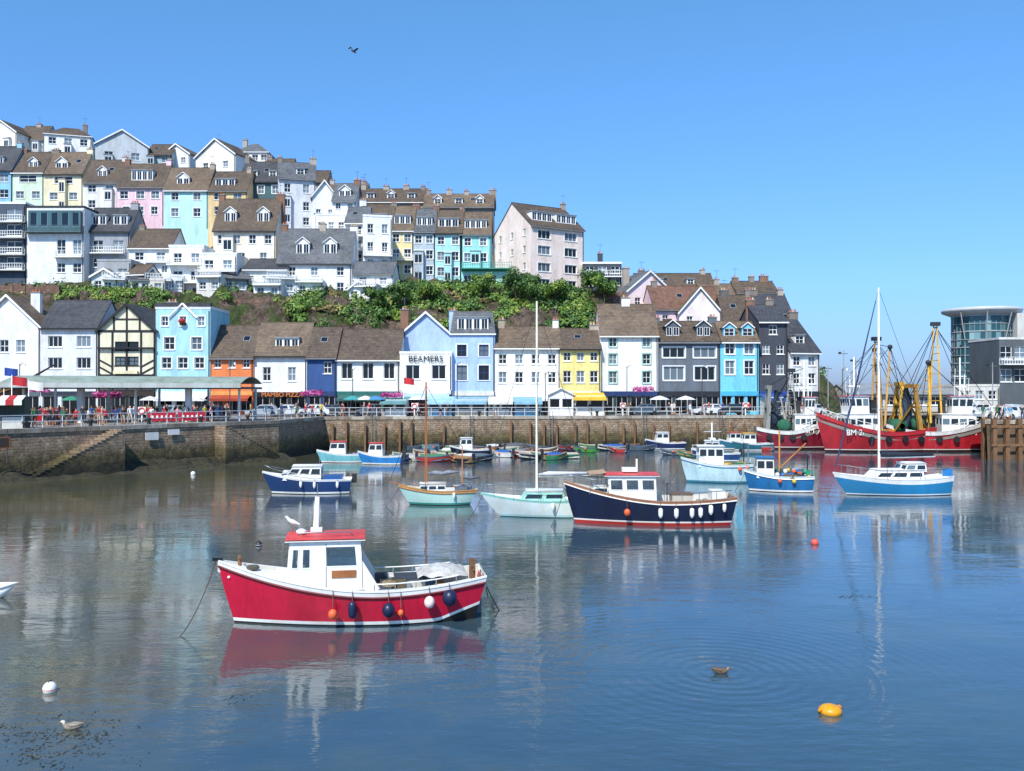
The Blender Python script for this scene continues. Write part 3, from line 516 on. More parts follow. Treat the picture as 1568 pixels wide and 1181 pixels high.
ring=math_(nt,'MULTIPLY',math_(nt,'SINE',math_(nt,'MULTIPLY',r_,17.)),math_(nt,'MULTIPLY',math_(nt,'POWER',2.718,math_(nt,'MULTIPLY',r_,-.33)),.0038))
h=math_(nt,'ADD',h,ring); bump(nt,bs,h,1.0)
sx=nt.nodes.new('ShaderNodeSeparateXYZ'); nt.links.new(g.outputs['Position'],sx.inputs[0])
cn=noi(nt,.12,6,p2,.65)
shal=math_(nt,'ADD',rng(nt,sx.outputs[0],4,-24),math_(nt,'MULTIPLY',math_(nt,'SUBTRACT',cn,.5),2.2))
nt.links.new(mixc(nt,rng(nt,shal,.1,1.0),mixc(nt,rng(nt,cn,.35,.65),lin('#2e4350'),lin('#3c5258')),mixc(nt,noi(nt,.8,6,p2,.7),lin('#45432f'),lin('#5c5944'))),bs.inputs['Base Color'])
bs.inputs['Roughness'].default_value=.025; bs.inputs['IOR'].default_value=1.72
b.finish('harbour_water',single=True)
# ------------------------------------------------------------------ boats
def hull(b,L,Bm,sb,sm,ss,hm,bootm=None,anti=None,topm=None,deckm=None,rake=.6,tr=.15,ws=.8,bulw=.3,boot=(.04,.16),band=.1,n=30,shade_rise=0,rub=None,full=2.2):
    bootm=bootm or GELW; anti=anti or BLK; topm=topm or GELW; deckm=deckm or GELW
    def zs(t): return sm+(ss-sm)*(1-t/.4)**2 if t<.4 else sm+(sb-sm)*((t-.4)/.6)**1.7
    def ws_(t): return Bm/2*((ws+(1-ws)*math.sin(math.pi/2*t/.4)) if t<.4 else (1-((t-.4)/.6)**full))
    def wl(t): return Bm/2*.86*((ws*.85+(1-ws*.85)*math.sin(math.pi/2*t/.35)) if t<.35 else (1-((t-.35)/.65)**1.7))
    def P(t,z):
        S=zs(t); q=max(0,min(1,z/S)); w=wl(t)+(ws_(t)-wl(t))*q**.75
        if z<0: w*=1+z*.9
        xs=L/2-tr*(1-q); xb=-L/2+rake*(1-q)**1.2-(z*rake*.8 if z<0 else 0); return Vector((xs+(xb-xs)*t,w,z))
    rowm=[anti,anti,bootm]+[hm]*4+[topm]; vs=[[],[]]; R=9
    for i in range(n+1):
        t=i/n; S=zs(t); up=max(0,1-t/.16)*shade_rise; b0=boot[0]+up; b1=boot[1]+up; zr=[-.45,0,b0,b1]+[b1+(S-band-b1)*k/4 for k in(1,2,3,4)]+[S]  # dark antifoul row climbs at the stern, painting in the counter's shadow
        for k,sg in enumerate((1,-1)):
            for z in zr: p=P(t,z); vs[k].append((p.x,p.y*sg,p.z))
    for k in(0,1):
        o=vs[k]
        for r in range(R-1):
            V=[];Fs=[]
            for i in range(n+1): V+=[o[i*R+r],o[i*R+r+1]]
            for i in range(n): Fs.append((2*i,2*i+1,2*i+3,2*i+2))
            b.add('hull',rowm[r],V,Fs,True)
    for r in range(R-1): b.add('hull',rowm[r] if r!=2 else rowm[3],[vs[0][r],vs[0][r+1],vs[1][r+1],vs[1][r]],[(0,1,2,3)])
    V=[];Fc=[];Fi=[];Fd=[]
    for i in range(n+1):
        t=i/n; p=P(t,zs(t)); w=p.y; wi=max(0,w-.09); zd=max(p.z-bulw,.08)
        V+=[(p.x,w+.02,p.z+.012),(p.x,wi,p.z+.012),(p.x,wi,zd),(p.x,-wi,zd),(p.x,-wi,p.z+.012),(p.x,-w-.02,p.z+.012),(p.x,w+.02,p.z+.06),(p.x,wi,p.z+.06),(p.x,-wi,p.z+.06),(p.x,-w-.02,p.z+.06)]
    for i in range(n):
        a=i*10;c=a+10
        Fd.append((a+2,c+2,c+3,a+3)); Fi+=[(a+7,c+7,c+2,a+2),(a+3,c+3,c+8,a+8)]; Fc+=[(a+6,c+6,c+7,a+7),(a+8,c+8,c+9,a+9),(a+0,c+0,c+6,a+6),(a+9,c+9,c+5,a+5)]
    b.add('deck',deckm,V,Fd); b.add('bulwark',deckm,V,Fi+[(2,3,8,7)]); b.add('gunwale',topm,V,Fc)
    if rub:
        for sg in(1,-1):
            pts=[]
            for i in range(n+1): t=i/n; z=zs(t)-band-.03; p=P(t,z); pts.append((p.x,(p.y+.02)*sg,p.z))
            tube(b,'rubbing_strake',rub,pts,.035,6)
    return P,zs
def cabin(b,x0,x1,hw,z0,z1,mat,roofm,rf=.15,ra=-.05,wside=3,wfront=2,win=(.5,.88),glass=None,th=.06,over=.12,part='wheelhouse',frame=None,inset=.05,crown=.08,back=True,fw=.03):
    g=glass or BGLASS; w0=hw; w1=hw-inset; a=x0; c=x1; at=x0+rf; ct=x1+ra
    def rr(k,m_=.1): return [((i+m_)/k,(i+1-m_)/k,win[0],win[1]) for i in range(k)] if k else []
    fr=frame
    panel(b,[(a,-w0,z0),(c,-w0,z0),(ct,-w1,z1),(at,-w1,z1)],mat,rr(wside),.03,fr,g,(0,0),fw,part,'cabin_windows',False)
    panel(b,[(c,w0,z0),(a,w0,z0),(at,w1,z1),(ct,w1,z1)],mat,rr(wside),.03,fr,g,(0,0),fw,part,'cabin_windows',False)
    panel(b,[(a,w0,z0),(a,-w0,z0),(at,-w1,z1),(at,w1,z1)],mat,rr(wfront,.08),.03,fr,g,(0,0),fw,part,'cabin_windows',False)
    if back: panel(b,[(c,-w0,z0),(c,w0,z0),(ct,w1,z1),(ct,-w1,z1)],mat,rr(2) if wfront else [],.03,fr,g,(0,0),fw,part,'cabin_windows',False)
    V=[];Fs=[]; o=over; xs=[at-o,at-o*.6,ct+o*.6,ct+o]
    k=7
    for xi,x in enumerate(xs):
        e=0 if xi in(1,2) else .03
        for j in range(k):
            y=-1+2*j/(k-1); V.append((x,y*(w1+o*.7),z1+th+crown*(1-y*y)-e))
    for i in range(3):
        for j in range(k-1): Fs.append((i*k+j,(i+1)*k+j,(i+1)*k+j+1,i*k+j+1))
    b.add(part+'_roof',roofm,V,Fs,True)
    hexa(b,part+'_roof',GELW if over>.1 else roofm,[(at-o,-(w1+o*.7),z1+.003),(ct+o,-(w1+o*.7),z1+.003),(ct+o,w1+o*.7,z1+.003),(at-o,w1+o*.7,z1+.003),(at-o,-(w1+o*.7),z1+th-.03),(ct+o,-(w1+o*.7),z1+th-.03),(ct+o,w1+o*.7,z1+th-.03),(at-o,w1+o*.7,z1+th-.03)])
    b.add(part+'_roof',roofm,V[:k]+[(V[0][0],V[0][1],z1+.003),(V[k-1][0],V[k-1][1],z1+.003)],[(0,*range(1,k),k+1,k)])
    b.add(part+'_roof',roofm,V[-k:]+[(V[-1][0],V[0][1],z1+.003),(V[-1][0],V[k-1][1],z1+.003)],[(0,*range(1,k),k+1,k)])
def fender(b,mat,P,t,dz=.25,r=.13,kind='ball',sg=1,zsf=None):
    z=zsf(t); p=P(t,z); y=(p.y+r*.75+.03)*sg
    if kind=='ball': ball(b,'fenders',mat,(p.x,y,z-dz-r),r,1.15); top=z-dz+.05
    else: lathe(b,'fenders',mat,(p.x,y,z-dz-r*4),[(.02,0),(r*.8,.06),(r,.15),(r,r*3.4),(r*.8,r*4),(.02,r*4.3)],12); top=z-dz+.05
    tube(b,'fender_lines',ROPE,[(p.x,y,top),(p.x,p.y*sg,z+.07)],.012,5)
def rope(b,p0,p1,sag=.3,r=.018,mat=None,n=10,part='mooring_line'):
    pts=[(p0[0]+(p1[0]-p0[0])*i/n,p0[1]+(p1[1]-p0[1])*i/n,p0[2]+(p1[2]-p0[2])*i/n-sag*4*(i/n)*(1-i/n)) for i in range(n+1)]; tube(b,part,mat or ROPE,pts,r,5)
def boatpos(u,v): D=CAMH*F/(v-600); return (X(u,D),D,0)
def clutter(b,x0,x1,hw,z,k,cols=('#d9622a','#2a6db0','#e8c23a','#dfe3e3','#3b3f3d','#2f8a6a')):
    for i in range(k):
        x=ru(x0,x1); y=ru(-hw,hw); c=gloss(random.choice(cols),.5); t=random.random()
        if t<.45: s=ru(.12,.3); h=ru(.15,.35); box(b,'deck_gear',c,x-s,x+s,y-s*.7,y+s*.7,z+i*.004,z+h); box(b,'deck_gear',DK,x-s+.03,x+s-.03,y-s*.7+.03,y+s*.7-.03,z+h-.05,z+h+.006)
        elif t<.75: ball(b,'deck_gear',c,(x,y,z+.18),ru(.12,.2))
        else:
            r=ru(.2,.4); lathe(b,'net_pile',M(random.choice(['#2f6a58','#3d5a8a','#6a5a42']),.9,.5,8),(x,y,z),[(r,0),(r*.9,r*.4),(r*.5,r*.75),(.03,r*.85)],9)
# --- hero red boat (bow left)
RED=M('#c8183c',.38,.24,1.2,name='hull_red'); REDR=M('#dc4a44',.45,.3,3); NAVY=gloss('#1b2646',.4,.25); ORF=gloss('#f06a38',.4,.2); 
b=B()
P,zs=hull(b,8.1,2.7,1.86,1.02,1.3,RED,GELW,M('#23211f',.7,.4),GELW,M('#d9d5cc',.6,.25,2),rake=.5,tr=.35,ws=.72,bulw=.32,boot=(.05,.15),band=.12,shade_rise=.42,rub=M('#6e1d22',.5),n=40)  # bottom paint carried up aft as painted shade below the stern overhang
V=[];Fs=[]
for i in range(13):
    t=.70+.29*i/12; p=P(t,zs(t)); w=max(.02,p.y-.1); V+=[(p.x,-w,p.z-.04),(p.x,0,p.z+.05),(p.x,w,p.z-.04)]
for i in range(12): a=i*3; Fs+=[(a,a+3,a+4,a+1),(a+1,a+4,a+5,a+2)]
b.add('foredeck',GELW,V,Fs,True)
cabin(b,-1.95,.35,.88,1.04,2.52,GELW,REDR,rf=.1,ra=-.12,wside=0,wfront=3,win=(.52,.9),glass=CLEAR,over=.14,crown=.1,back=False,frame=GELW)
b.p.pop('cabin_windows',None); b.p.pop('wheelhouse')
zb,zt=1.04,2.52; w0,w1=.88,.82
def wsd(sg):
    q=[(-1.95,-w0,zb),(.38,-w0,zb),(.22,-w1,zt),(-1.85,-w1,zt)] if sg<0 else [(.38,w0,zb),(-1.95,w0,zb),(-1.85,w1,zt),(.22,w1,zt)]
    R_=[(.04,.14,.45,.86),(.18,.30,.45,.86),(.50,.93,.47,.9)]
    if sg>0: R_=[(1-c,1-a,d_,e_) for a,c,d_,e_ in R_]
    panel(b,q,GELW,R_,.04,GELW,CLEAR,(0,0),.035,'wheelhouse','cabin_windows',False)
wsd(-1); wsd(1)
panel(b,[(-1.95,w0,zb),(-1.95,-w0,zb),(-1.85,-w1,zt),(-1.85,w1,zt)],GELW,[(.05,.32,.45,.9),(.36,.64,.45,.9),(.68,.95,.45,.9)],.03,GELW,CLEAR,(0,0),.035,'wheelhouse','cabin_windows',False)
for x in(-.78,.3): tube(b,'window_gasket',DK,[(x,-w0-.005,1.1),(x-.04*(1 if x>0 else .2),-w1-.012,2.45)],.008,4)
hexa(b,'wheelhouse',GELW,[(.38,-w0,.9),(.9,-w0,.9),(.9,-w0+.05,.9),(.38,-w0+.05,.9),(.24,-w1-.03,1.95),(.26,-w1-.03,1.95),(.26,-w1+.02,1.95),(.24,-w1+.02,1.95)])
hexa(b,'wheelhouse',GELW,[(.38,w0-.05,.9),(.9,w0-.05,.9),(.9,w0,.9),(.38,w0,.9),(.24,w1-.02,1.95),(.26,w1-.02,1.95),(.26,w1+.03,1.95),(.24,w1+.03,1.95)])
box(b,'door_panel',M('#a86a3c',.5,.3,3),-.62,.1,-w0-.012,-w0+.02,1.42,1.64)
box(b,'interior',M('#b9b4aa'),-1.7,-1.2,-.5,.5,zb,1.75); lathe(b,'interior',DK,(-1.1,.1,1.5),[(.02,0),(.2,.02),(.2,.06),(.02,.08)],12); box(b,'interior',M('#8a5a36'),-.6,.1,.2,.7,zb,1.3)
tube(b,'handrail',MET,[(-1.6,-.7,2.68),(-1.5,-.7,2.76),(-.1,-.7,2.76),(0,-.7,2.68)],.018,6)
tube(b,'mast',GELW,[(-1.15,.1,2.6),(-1.1,.1,3.75)],.09,10,.07); tube(b,'mast',MET,[(-1.1,.1,3.75),(-1.1,.1,4.15)],.015,5); box(b,'mast',GELW,-1.3,-.95,0,.2,2.62,2.8)
lathe(b,'radar',GELW,(-1.55,-.3,2.66),[(.05,0),(.16,.05),(.16,.12),(.05,.17)],12)
tube(b,'aerial',MET,[(-1.75,.3,2.65),(-1.8,.3,3.1)],.012,5)
for sg in(-1,1):
    V=[]; 
    for i in range(21):
        t=.06+.38*i/20; p=P(t,zs(t)); V.append((p.x,sg*(p.y-.28),p.z+.03))
    for i in range(20): a=Vector(V[i]); c=Vector(V[i+1]); e=Vector((0,.04,0)); dn=Vector((0,0,-.5)); hexa(b,'coaming',GELW,[a-e+dn,c-e+dn,c+e+dn,a+e+dn,a-e,c-e,c+e,a+e])
    tube(b,'side_rail',GELW,[(p_[0],sg*(abs(p_[1])+.22),p_[2]+.22) for p_ in V[3:20:2]],.022,6)
    for p_ in V[3:20:4]: tube(b,'side_rail',MET,[(p_[0],sg*(abs(p_[1])+.22),p_[2]-.05),(p_[0],sg*(abs(p_[1])+.22),p_[2]+.22)],.016,5)
box(b,'engine_box',M('#c9c4b8'),1.3,2.2,-.42,.42,.7,1.2); box(b,'engine_box',M('#3a4048'),1.25,2.25,-.46,.46,1.203,1.26)
box(b,'thwart',M('#4b5560',.7),.75,1.0,-.9,.9,.98,1.04); box(b,'thwart',M('#b98b55',.7,.3,4),2.5,2.8,-.85,.85,1.02,1.08)
clutter(b,.8,2.4,.6,.95,9,('#3b4048','#6a5a42','#8a8f92','#2f4f6a')); lathe(b,'coiled_rope',M('#9a8a66',.9,.4,9),(1.1,-.5,1.06),[(.22,0),(.25,.06),(.2,.14),(.1,.15),(.1,.05)],12)
V=[];Fs=[]
for i in range(19):
    for j in range(13):
        x=1.95+1.55*i/18; y=-.78+1.56*j/12; V.append((x,y,1.34+.22*math.sin(math.pi*i/18)**.6*math.sin(math.pi*j/12)**.5+.09*noise.noise(Vector((x*4,y*4,1)))))
for i in range(18):
    for j in range(12): Fs.append((i*13+j,(i+1)*13+j,(i+1)*13+j+1,i*13+j+1))
b.add('canvas_cover',M('#cfcbc4',.85,.4,4,b=.02),V,Fs,True)
box(b,'stern_post',TIM,3.62,3.8,-.1,.1,1.0,1.72); tube(b,'stern_post',TIM,[(3.7,-.35,1.45),(3.7,.35,1.45)],.04,6)
hexa(b,'rudder',M('#7d8d94',.6,.3,3),[(3.55,-.03,-.5),(4.0,-.03,-.5),(4.0,.03,-.5),(3.55,.03,-.5),(3.6,-.03,.55),(4.0,-.03,.45),(4.0,.03,.45),(3.6,.03,.55)])
tube(b,'samson_post',TIM,[(-3.4,0,1.7),(-3.4,0,2.02)],.06,6); tube(b,'samson_post',TIM,[(-3.4,-.15,1.92),(-3.4,.15,1.92)],.025,6)
tube(b,'bow_roller',DK,[(-4.2,0,1.93),(-3.9,0,1.9)],.05,6)
lathe(b,'coiled_rope',M('#5a5a4a',.9,.4,9),(-3.0,-.1,1.62),[(.18,0),(.2,.05),(.16,.1),(.08,.1)],12)
for t,k,m_,dz,r in((.57,'ball',ORF,.52,.135),(.50,'long',NAVY,.26,.12),(.37,'ball',NAVY,.28,.19),(.325,'ball',ORF,.5,.09),(.22,'ball',gloss('#f1d8d2'),.2,.16),(.145,'ball',NAVY,.1,.22)): fender(b,m_,P,t,dz,r,k,-1,zs)
rope(b,(-4.1,-.05,1.86),(-4.85,-1.4,0),.25); rope(b,(4.0,-.3,1.32),(4.3,-1.0,0),.1); rope(b,(4.0,.3,1.3),(4.6,.2,.0),.1)
p=P(.965,1.4); ball(b,'hawse',FR,(p.x,-p.y-.01,p.z),.045); 
vtube(b,'perched_gull',M('#e9e9ea'),[(-1.62,.05,2.92,.01),(-1.72,.05,2.95,.05),(-1.85,.05,3.0,.075),(-1.95,.05,3.06,.05),(-2.0,.05,3.13,.04),(-2.03,.05,3.16,.03),(-2.08,.05,3.15,.008)],8); tube(b,'perched_gull',M('#d9a24a'),[(-1.85,.05,2.93),(-1.85,.05,2.6)],.01,4)
b.finish('red_fishing_boat',(X(541,27.4)-.02,27.55,0),math.radians(9))
def at(name,b,u,v,yaw): return b.finish(name,boatpos(u,v),math.radians(yaw))
# --- navy cabin cruiser
b=B(); P,zs=hull(b,6.1,2.2,1.5,.95,.95,gloss('#24406e'),GELW,BLK,GELW,GELW,rake=.7,ws=.85,bulw=.12,band=.07)
cabin(b,-1.6,1.0,.8,.95,1.85,GELW,GELW,rf=.7,ra=0,wside=3,win=(.45,.85),over=.06); cabin(b,-2.0,-1.2,.5,1.1,1.45,GELW,GELW,rf=.4,wside=1,wfront=0,over=.02)
for sg in(-1,1): tube(b,'rail',MET,[(-2.9,0,1.95),(-2.3,sg*.6,1.75),(-1.2,sg*.95,1.5),(.5,sg*1.05,1.35),(2.6,sg*.95,1.4)],.02,5); 
for t in(.15,.4,.55): fender(b,GELW,P,t,.1,.1,'long',-1,zs)
box(b,'outboard',DK,3.05,3.35,-.2,.2,.7,1.3); box(b,'hatch',gloss('#2a5a9a'),1.2,2.4,-.6,.6,.9,1.25); tube(b,'aerial',MET,[(.8,0,1.9),(.85,0,2.8)],.015,5)
rope(b,(-3,0,1.4),(-3.6,-.8,0),.2); at('cabin_cruiser',b,471,755,6)
# --- ketch with brown mast
b=B(); P,zs=hull(b,4.9,1.8,1.2,.85,.9,gloss('#b9dcd2'),gloss('#3f8f86'),BLK,M('#c99a62',.5),M('#d5cdbd'),rake=.7,tr=.5,ws=.6,bulw=.12,band=.08,rub=M('#b9834a'))
cabin(b,-1.2,.5,.55,.85,1.25,GELW,M('#dcd8cc'),rf=.1,wside=3,wfront=2,win=(.3,.8),over=.05)
WOOD=M('#b06f40',.5,.25); tube(b,'main_mast',WOOD,[(-.75,0,.8),(-.75,0,7.6)],.08,8,.05); tube(b,'mizzen_mast',WOOD,[(1.5,0,.8),(1.5,0,3.6)],.05,8,.03)
vtube(b,'furled_sail',M('#8a8f99',.8,.35,5),[(-.65,0,1.9,.05),(-.2,0,1.95,.15),(.3,0,1.9,.12),(.6,0,1.97,.14),(1.3,0,2.0,.05)],8); vtube(b,'furled_sail',M('#6a6f78',.8,.35,5),[(1.55,0,1.6,.04),(2.0,0,1.62,.12),(2.6,0,1.66,.04)],8)
tube(b,'bowsprit',WOOD,[(-1.9,0,1.15),(-3.0,0,1.4)],.04,6)
for q in((-3,0,1.4),(-.75,.85,.9),(-.75,-.85,.9),(1.5,0,3.5)): tube(b,'rigging',DK,[(-.75,0,7.4),q],.014,4)
for sg in(-1,1): tube(b,'rail',MET,[(-2,sg*.3,1.6),(-.5,sg*.85,1.4),(2.3,sg*.6,1.4)],.014,5)
clutter(b,.7,2,.4,.85,12,('#dcdcd8','#6c7078','#c58a4a','#3f5f8f')); fender(b,GELW,P,.3,.05,.09,'long',-1,zs); rope(b,(-2.4,0,1.1),(-3.2,-.9,0),.1); at('wooden_ketch',b,671,772,4)
# --- aqua white sloop
b=B(); P,zs=hull(b,6.6,2.1,1.3,.9,.95,gloss('#e4efeb'),gloss('#bfe0dc'),gloss('#2c5a66'),gloss('#9fd6cc'),GELW,rake=1.1,tr=-.3,ws=.55,bulw=.06,band=.09)
cabin(b,-1.1,1.4,.68,.9,1.4,gloss('#a9dccf'),gloss('#e3ece6'),rf=.35,ra=-.1,wside=2,wfront=0,win=(.3,.75),over=.04,glass=BGLASS)
tube(b,'mast',M('#e3dfcf',.4),[(-.15,0,1.3),(-.15,0,12.1)],.075,8,.05); tube(b,'boom',M('#e3dfcf',.4),[(-.1,0,2.2),(2.9,0,2.25)],.05,8); vtube(b,'furled_sail',M('#dfe0e0',.8,.2),[(-.05,0,2.32,.06),(.5,0,2.38,.13),(2.7,0,2.4,.07)],8)
for q in((-3.25,0,1.25),(3.2,0,1.0),(-.15,1,1),(-.15,-1,1)): tube(b,'rigging',MET,[(-.15,0,12 if abs(q[1])<.1 else 8.5),q],.012,4)
tube(b,'spreader',MET,[(-.15,-.6,6.6),(-.15,.6,6.6)],.02,5)
for sg in(-1,1):
    tube(b,'guard_rail',MET,[(-3.2,0,1.85),(-2.6,sg*.5,1.8),(-1.5,sg*.85,1.6),(1.5,sg*.95,1.5),(3.1,sg*.6,1.55)],.013,5)
    for x,y,z in((-2.6,.45,1.2),(-1.5,.82,1.),(0,1.,.9),(1.5,.93,.9),(3.,.6,.95)): tube(b,'stanchion',MET,[(x,sg*y,z),(x,sg*y,z+.6)],.013,5)
rope(b,(-3.2,0,1.2),(-4.0,-1.2,0),.1); fender(b,GELW,P,.4,.05,.1,'long',-1,zs); at('sailing_yacht',b,826,790,3)
# --- navy fishing boat
b=B(); NB=gloss('#1c2440',.35,.3); P,zs=hull(b,9.0,3.0,2.2,1.25,1.45,NB,gloss('#e9e4dc'),gloss('#b8322c'),M('#a8785a',.5),M('#d4d0c8'),rake=.6,tr=.3,ws=.78,bulw=.35,band=.1,rub=GELW,boot=(.16,.24),n=40)
cabin(b,-2.1,.35,.95,1.1,2.55,GELW,REDR,rf=-.1,ra=-.05,wside=3,wfront=3,win=(.5,.88),glass=CLEAR,frame=GELW,over=.2)
cabin(b,-3.1,-2.1,.5,1.5,1.95,GELW,GELW,rf=.2,wside=1,wfront=0,over=.03,win=(.4,.8))
box(b,'interior',M('#8a6a4a'),-1.9,-1.3,-.5,.5,1.1,1.8); tube(b,'mast',GELW,[(-.6,0,2.65),(-.6,0,3.4)],.05,6); box(b,'liferaft',GELW,-1.4,-.6,-.4,.2,2.74,2.95)
slab(b,'canvas_awning',M('#b99a7a',.85,.3,3),[(-3.2,-.9,2.62),(-2.3,-.9,2.72),(-2.3,.9,2.72),(-3.2,.9,2.62)],.05)
for x in(-3.15,-2.4):
    for y in(-.8,.8): tube(b,'canvas_awning',MET,[(x,y,1.6),(x,y,2.64)],.02,5)
tube(b,'bow_rail',MET,[(-4.3,0,2.55),(-3.9,-.35,2.5),(-3.3,-.65,2.4),(-2.2,-1.1,2.3)],.025,5); tube(b,'bow_rail',MET,[(-4.3,0,2.55),(-3.9,.35,2.5),(-3.3,.65,2.4),(-2.2,1.1,2.3)],.025,5)
box(b,'engine_box',M('#c8c0b0'),1.2,2.3,-.5,.5,.9,1.55); box(b,'engine_box',M('#7a5a3a'),1.15,2.35,-.55,.55,1.553,1.6); tube(b,'davit',MET,[(.9,-.8,1.2),(.9,-.8,2.2),(.9,-1.3,2.3)],.04,6); tube(b,'side_rail',MET,[(.6,-1.35,1.75),(2.4,-1.35,1.75),(4.2,-1.15,1.85)],.02,5)
for x in(.7,1.6,2.5,3.4,4.1): tube(b,'side_rail',MET,[(x,-1.33+max(0,x-2.4)*.08,1.3),(x,-1.33+max(0,x-2.4)*.08,1.76)],.018,5)
clutter(b,2.6,4,.8,.95,14,('#e9e6de','#c9773a','#3b5f9a','#8a8a84'))
box(b,'hatch',GELW,3.3,4.,-.6,.6,1.3,1.75)
for t in(.08,.16,.22,.27,.36,.45): fender(b,GELW,P,t,.12+(.1 if t<.2 else .2),.12 if t>.1 else .1,'long',-1,zs)
fender(b,ORF,P,.64,.55,.17,'ball',-1,zs); rope(b,(-4.4,0,2.15),(-5.2,-1.5,0),.2); at('navy_fishing_boat',b,992,800,-1.5)
# --- pale blue trawler
b=B(); P,zs=hull(b,5.4,2.3,1.9,1.35,1.4,gloss('#c4e2e8',.35,.25),gloss('#4a8aa0'),gloss('#2d5a6c'),gloss('#e8e8e4'),M('#b9b4a8'),rake=.5,tr=.2,ws=.8,bulw=.35,band=.12,rub=gloss('#3f86b0'))
cabin(b,-1.4,.5,.8,1.2,2.75,GELW,GELW,rf=.02,wside=3,wfront=3,win=(.55,.88),over=.12); tube(b,'mast',GELW,[(-.3,0,2.8),(-.3,0,4.6)],.05,6); tube(b,'mast',GELW,[(-.9,0,3.9),(.4,0,3.9)],.03,5); box(b,'mast',GELW,-.5,-.1,-.6,.6,3.3,3.42)
tube(b,'gantry',MET,[(2.3,-.9,1.4),(2.3,-.9,3.),(2.3,.9,3.),(2.3,.9,1.4)],.05,6); clutter(b,.8,2.4,.8,1.2,22); tube(b,'bow_rail',MET,[(-2.6,0,2.3),(-2,-.6,2.2),(-1.,-1,2.)],.02,5)
fender(b,ORF,P,.2,.1,.15,'ball',-1,zs);fender(b,ORF,P,.1,.1,.15,'ball',-1,zs); rope(b,(-2.6,0,1.85),(-3.6,-1,0),.1); at('pale_blue_fishing_boat',b,1096,738,-4)
# --- blue potting boat
b=B(); P,zs=hull(b,4.7,2.1,1.5,1.05,1.1,gloss('#2a72a8',.35,.25),GELW,BLK,gloss('#d8e4ea'),M('#9a958a'),rake=.4,tr=.1,ws=.82,bulw=.35,band=.1,rub=GELW)
cabin(b,-1.5,-.3,.6,.95,2.3,gloss('#e6e2d6'),gloss('#2f6ea5'),rf=0,wside=2,wfront=2,win=(.5,.88),over=.1); tube(b,'mast',M('#b9783a'),[(.1,0,1),(.1,0,4.3)],.06,6); tube(b,'derrick',M('#b9783a'),[(.1,0,1.6),(1.9,0,3.4)],.05,6); tube(b,'gantry',MET,[(2.1,-.8,1.1),(2.1,-.8,2.6),(2.1,.8,2.6),(2.1,.8,1.1)],.045,6)
clutter(b,-.1,2.2,.8,1.0,30); clutter(b,-.1,2.2,.7,1.25,18); rope(b,(-2.2,0,1.4),(-3,-.6,0),.1); fender(b,ORF,P,.5,.1,.14,'ball',-1,zs); fender(b,gloss('#e8c23a'),P,.3,.1,.14,'ball',-1,zs); at('blue_potting_boat',b,1191,752,-10)
# --- blue and white yacht
b=B(); YB=gloss('#2c86b8'); P,zs=hull(b,8.0,2.6,1.5,1.05,1.25,YB,GELW,gloss('#27506e'),GELW,GELW,rake=1.0,tr=.1,ws=.75,bulw=.05,band=.28,boot=(.05,.12))
cabin(b,-1.6,2.0,.85,1.05,1.65,GELW,GELW,rf=.6,wside=3,wfront=0,win=(.35,.8),over=.04); cabin(b,.6,2.2,.8,1.6,2.1,GELW,GELW,rf=.3,wside=2,wfront=2,win=(.3,.85),over=.05)
MA=M('#e6e6e2',.4); tube(b,'mast',MA,[(-.75,0,1.6),(-.75,0,14.1)],.09,8,.06); tube(b,'boom',MA,[(-.7,0,2.5),(3.2,0,2.55)],.06,8); vtube(b,'sail_cover',gloss('#202838',.8),[(-.8,0,3.0,.06),(-.6,0,2.75,.18),(1,0,2.72,.16),(3.1,0,2.68,.07)],8)
for z,s in((5.8,1.0),(9.6,.8)): tube(b,'spreader',MA,[(-.75,-s,z),(-.75,s,z)],.025,5)
for q,zt_ in(((-3.9,0,1.45),14),((3.95,0,1.3),14),((-.75,1.25,1.1),9.6),((-.75,-1.25,1.1),9.6),((-1.2,1.2,1.1),5.8),((-.3,-1.2,1.1),5.8)): tube(b,'rigging',MET,[(-.75,0,zt_),q],.014,4)
vtube(b,'furled_jib',M('#283858',.8),[(-3.8,0,1.9,.05),(-2.4,0,7.2,.07),(-.95,0,13.2,.03)],8)
for sg in(-1,1):
    tube(b,'guard_rail',MET,[(-3.9,0,2.05),(-3.2,sg*.5,2.0),(-1.5,sg*1.1,1.75),(1.5,sg*1.3,1.7),(3.8,sg*.95,1.85)],.015,5)
    for x,y,z in((-3.2,.45,1.4),(-1.5,1.05,1.15),(0,1.25,1.1),(1.5,1.25,1.1),(3.7,.95,1.2)): tube(b,'stanchion',MET,[(x,sg*y,z),(x,sg*y,z+.62)],.015,5)
box(b,'dodger',gloss('#2f7fc0',.6),3.2,3.9,-.97,-.93,1.3,1.8); rope(b,(-3.9,0,1.4),(-4.8,-1,0),.1); at('blue_sailing_yacht',b,1362,757,4)
